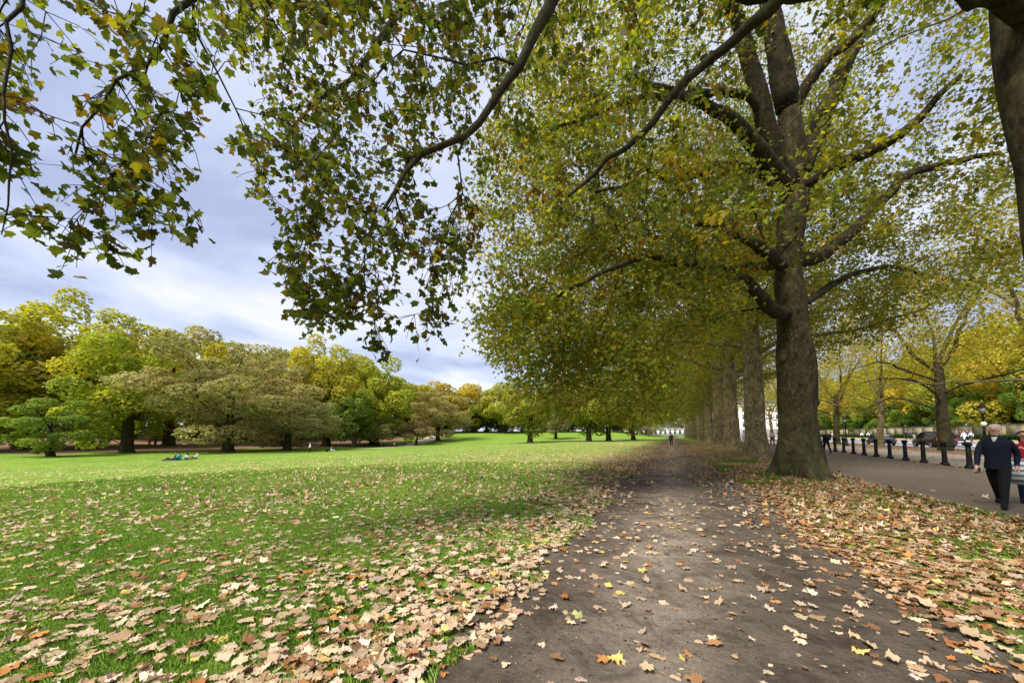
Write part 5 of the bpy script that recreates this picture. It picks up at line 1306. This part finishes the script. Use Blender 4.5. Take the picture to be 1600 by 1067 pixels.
for u, x, f, lb, tp, lg, hk in [(1499, 41, 2.2, 'person in maroon at the left of the group past the taxi', (.14, .03, .04), (.03, .03, .04), 'short'), (1504, 40.6, 2.0, 'person all in white in the group past the taxi', (.75, .75, .73), (.7, .7, .68), 'short'),
        (1510, 41.2, 2.4, 'person in dark blue in the group past the taxi', (.02, .025, .07), (.02, .025, .06), 'long'), (1515, 40.8, 2.0, 'person in pale grey at the right of the group past the taxi', (.5, .5, .52), (.05, .05, .06), 'short'),
        (1414, 44, 2.5, 'person in black, first of the three before the buff wall', (.015, .015, .02), (.01, .01, .01), 'short'), (1420, 44.4, 2.2, 'person in dark grey, middle of the three before the buff wall', (.05, .05, .06), (.02, .02, .02), 'long'), (1426, 44, 2.6, 'person in black jacket and pale trousers, last of the three before the wall', (.02, .02, .02), (.3, .3, .3), 'short'),
        (1345, 42, 2.4, 'person in white shirt on the far pavement between two trees', (.75, .75, .75), (.02, .02, .03), 'short'), (1355, 42.5, 2.2, 'person with white sleeves right behind the one in the white shirt', (.6, .6, .62), (.03, .03, .05), 'long'), (1300, 42, 2.6, 'person with long hair and white top far off by the hedge', (.72, .7, .7), (.5, .3, .3), 'long')]:
    walker(u, x, f, lb, tp, lg, 1.72, .4, hk)
person((-.15, 53.5, hz(-.15, 53.5) + .006), math.pi, 'lone walker in dark clothes coming along the dirt path', (.014, .016, .03), (.02, .024, .05), (.03, .02, .015), (.01, .01, .01), 1.74, 'stand', 'short', False, .55)
def fielder(u, d, f, label, top, legs, pose='stand', h=1.7, hair=(.05, .03, .02), hk='short', dx=0.0, dy=0.0, st=.3):
    p = on_ground(u, d); x, y = p[0] + dx, p[1] + dy
    return person((x, y, hz(x, y) + .01), f, label, top, legs, hair, (.02, .02, .02), h, pose, hk, False, st, FG)
fielder(487, 66, 2.6, 'person standing on the grass in a white top and dark trousers', (.72, .72, .72), (.012, .012, .015), 'stand', 1.72, (.3, .25, .2))
fielder(514, 66, 1.0, 'person in black sitting on the grass near the standing one', (.015, .015, .018), (.02, .02, .025), 'sit', 1.72)
fielder(521, 65, -1.2, 'person in pale grey sitting beside the one in black on the grass', (.55, .55, .58), (.35, .35, .38), 'sit', 1.7, (.25, .15, .08), 'long')
fielder(280, 44.5, -1.3, 'person in tan top sitting at the left of the picnic group', (.55, .33, .16), (.02, .02, .03), 'sit', 1.7, (.16, .07, .03), 'long')
fielder(285, 43.6, 1.7, 'person in turquoise top sitting in the middle of the picnic group', (.04, .45, .48), (.012, .014, .025), 'sit', 1.75)
fielder(298, 44.0, 1.2, 'person in white top reclining in the picnic group', (.72, .68, .68), (.02, .02, .03), 'sit', 1.68, (.05, .03, .02), 'long')
fielder(313, 44.4, 1.9, 'person in white shirt sitting at the right of the picnic group', (.78, .78, .8), (.012, .012, .018), 'sit', 1.75)
fielder(272, 44.2, 1.9, 'person in black lying at the left end of the picnic group', (.014, .014, .018), (.012, .012, .02), 'lie', 1.75)
bl = on_ground(294, 44.2); tag(MB().box((0, 0, .012), (4.6, 2.2, .02)).build('picnic_blanket', plain('dark_blanket', (.06, .06, .08), .95), None, False, tuple(bl)), 'dark picnic blanket spread under the group on the grass', 'blanket').rotation_euler = (0, 0, YAW)
fielder(633, 99, 1.6, 'person in black walking on the gravel path beside the small greyish tree', (.015, .015, .02), (.015, .015, .02), 'stand', 1.72, st=.5)
for u, d, lb, tp in [(162, 84, 'figure in black strolling under the far left trees', (.012, .012, .014)), (238, 88, 'figure in red strolling under the far trees', (.4, .03, .03)), (247, 86, 'dark figure strolling beside the one in red under the trees', (.02, .02, .03))]:
    fielder(u, d, 1.5, lb, tp, (.015, .015, .02), 'stand', 1.72, st=.45)
# park bench with a sitter, beside the gravel path
b0 = on_ground(617.5, 97); bench = tag(empty('park_bench', tuple(b0), YAW + .5), 'dark wooden park bench beside the gravel path across the field', 'bench')
M['bench_wood'] = plain('bench_wood', (.06, .04, .025), .8)
for k in range(4): MB().box((0, -.18 + .12 * k, .44), (1.7, .09, .035)).build('slat', M['bench_wood'], bench)
for k in range(3): MB().box((0, -.27 - .02 * k, .56 + .13 * k), (1.7, .03, .09)).build('slat', M['bench_wood'], bench)
for sx_ in (-.75, .75):
    MB().box((sx_, .18, .21), (.06, .06, .42)).build('leg', M['iron'], bench); MB().box((sx_, -.24, .44), (.06, .06, .88)).build('leg', M['iron'], bench); MB().box((sx_, -.02, .62), (.06, .5, .04)).build('armrest', M['iron'], bench)
st_ = person((b0[0], b0[1], b0[2] + .36), YAW + .5, 'person in white sitting on the park bench across the field', (.7, .7, .72), (.02, .02, .03), (.05, .03, .02), (.02, .02, .02), 1.7, 'sit', 'short', False, 0, FG)
print('props', round(time.time() - T_START, 1))
_tri = sum(sum(len(p.vertices) - 2 for p in me.polygons) if len(me.polygons) < 2000 else len(me.loops) - 2 * len(me.polygons) for me in {o.data for o in sc.objects if o.type == 'MESH'})
print('script', round(time.time() - T_START, 1), 's, triangles', _tri, 'objects', len(sc.objects))
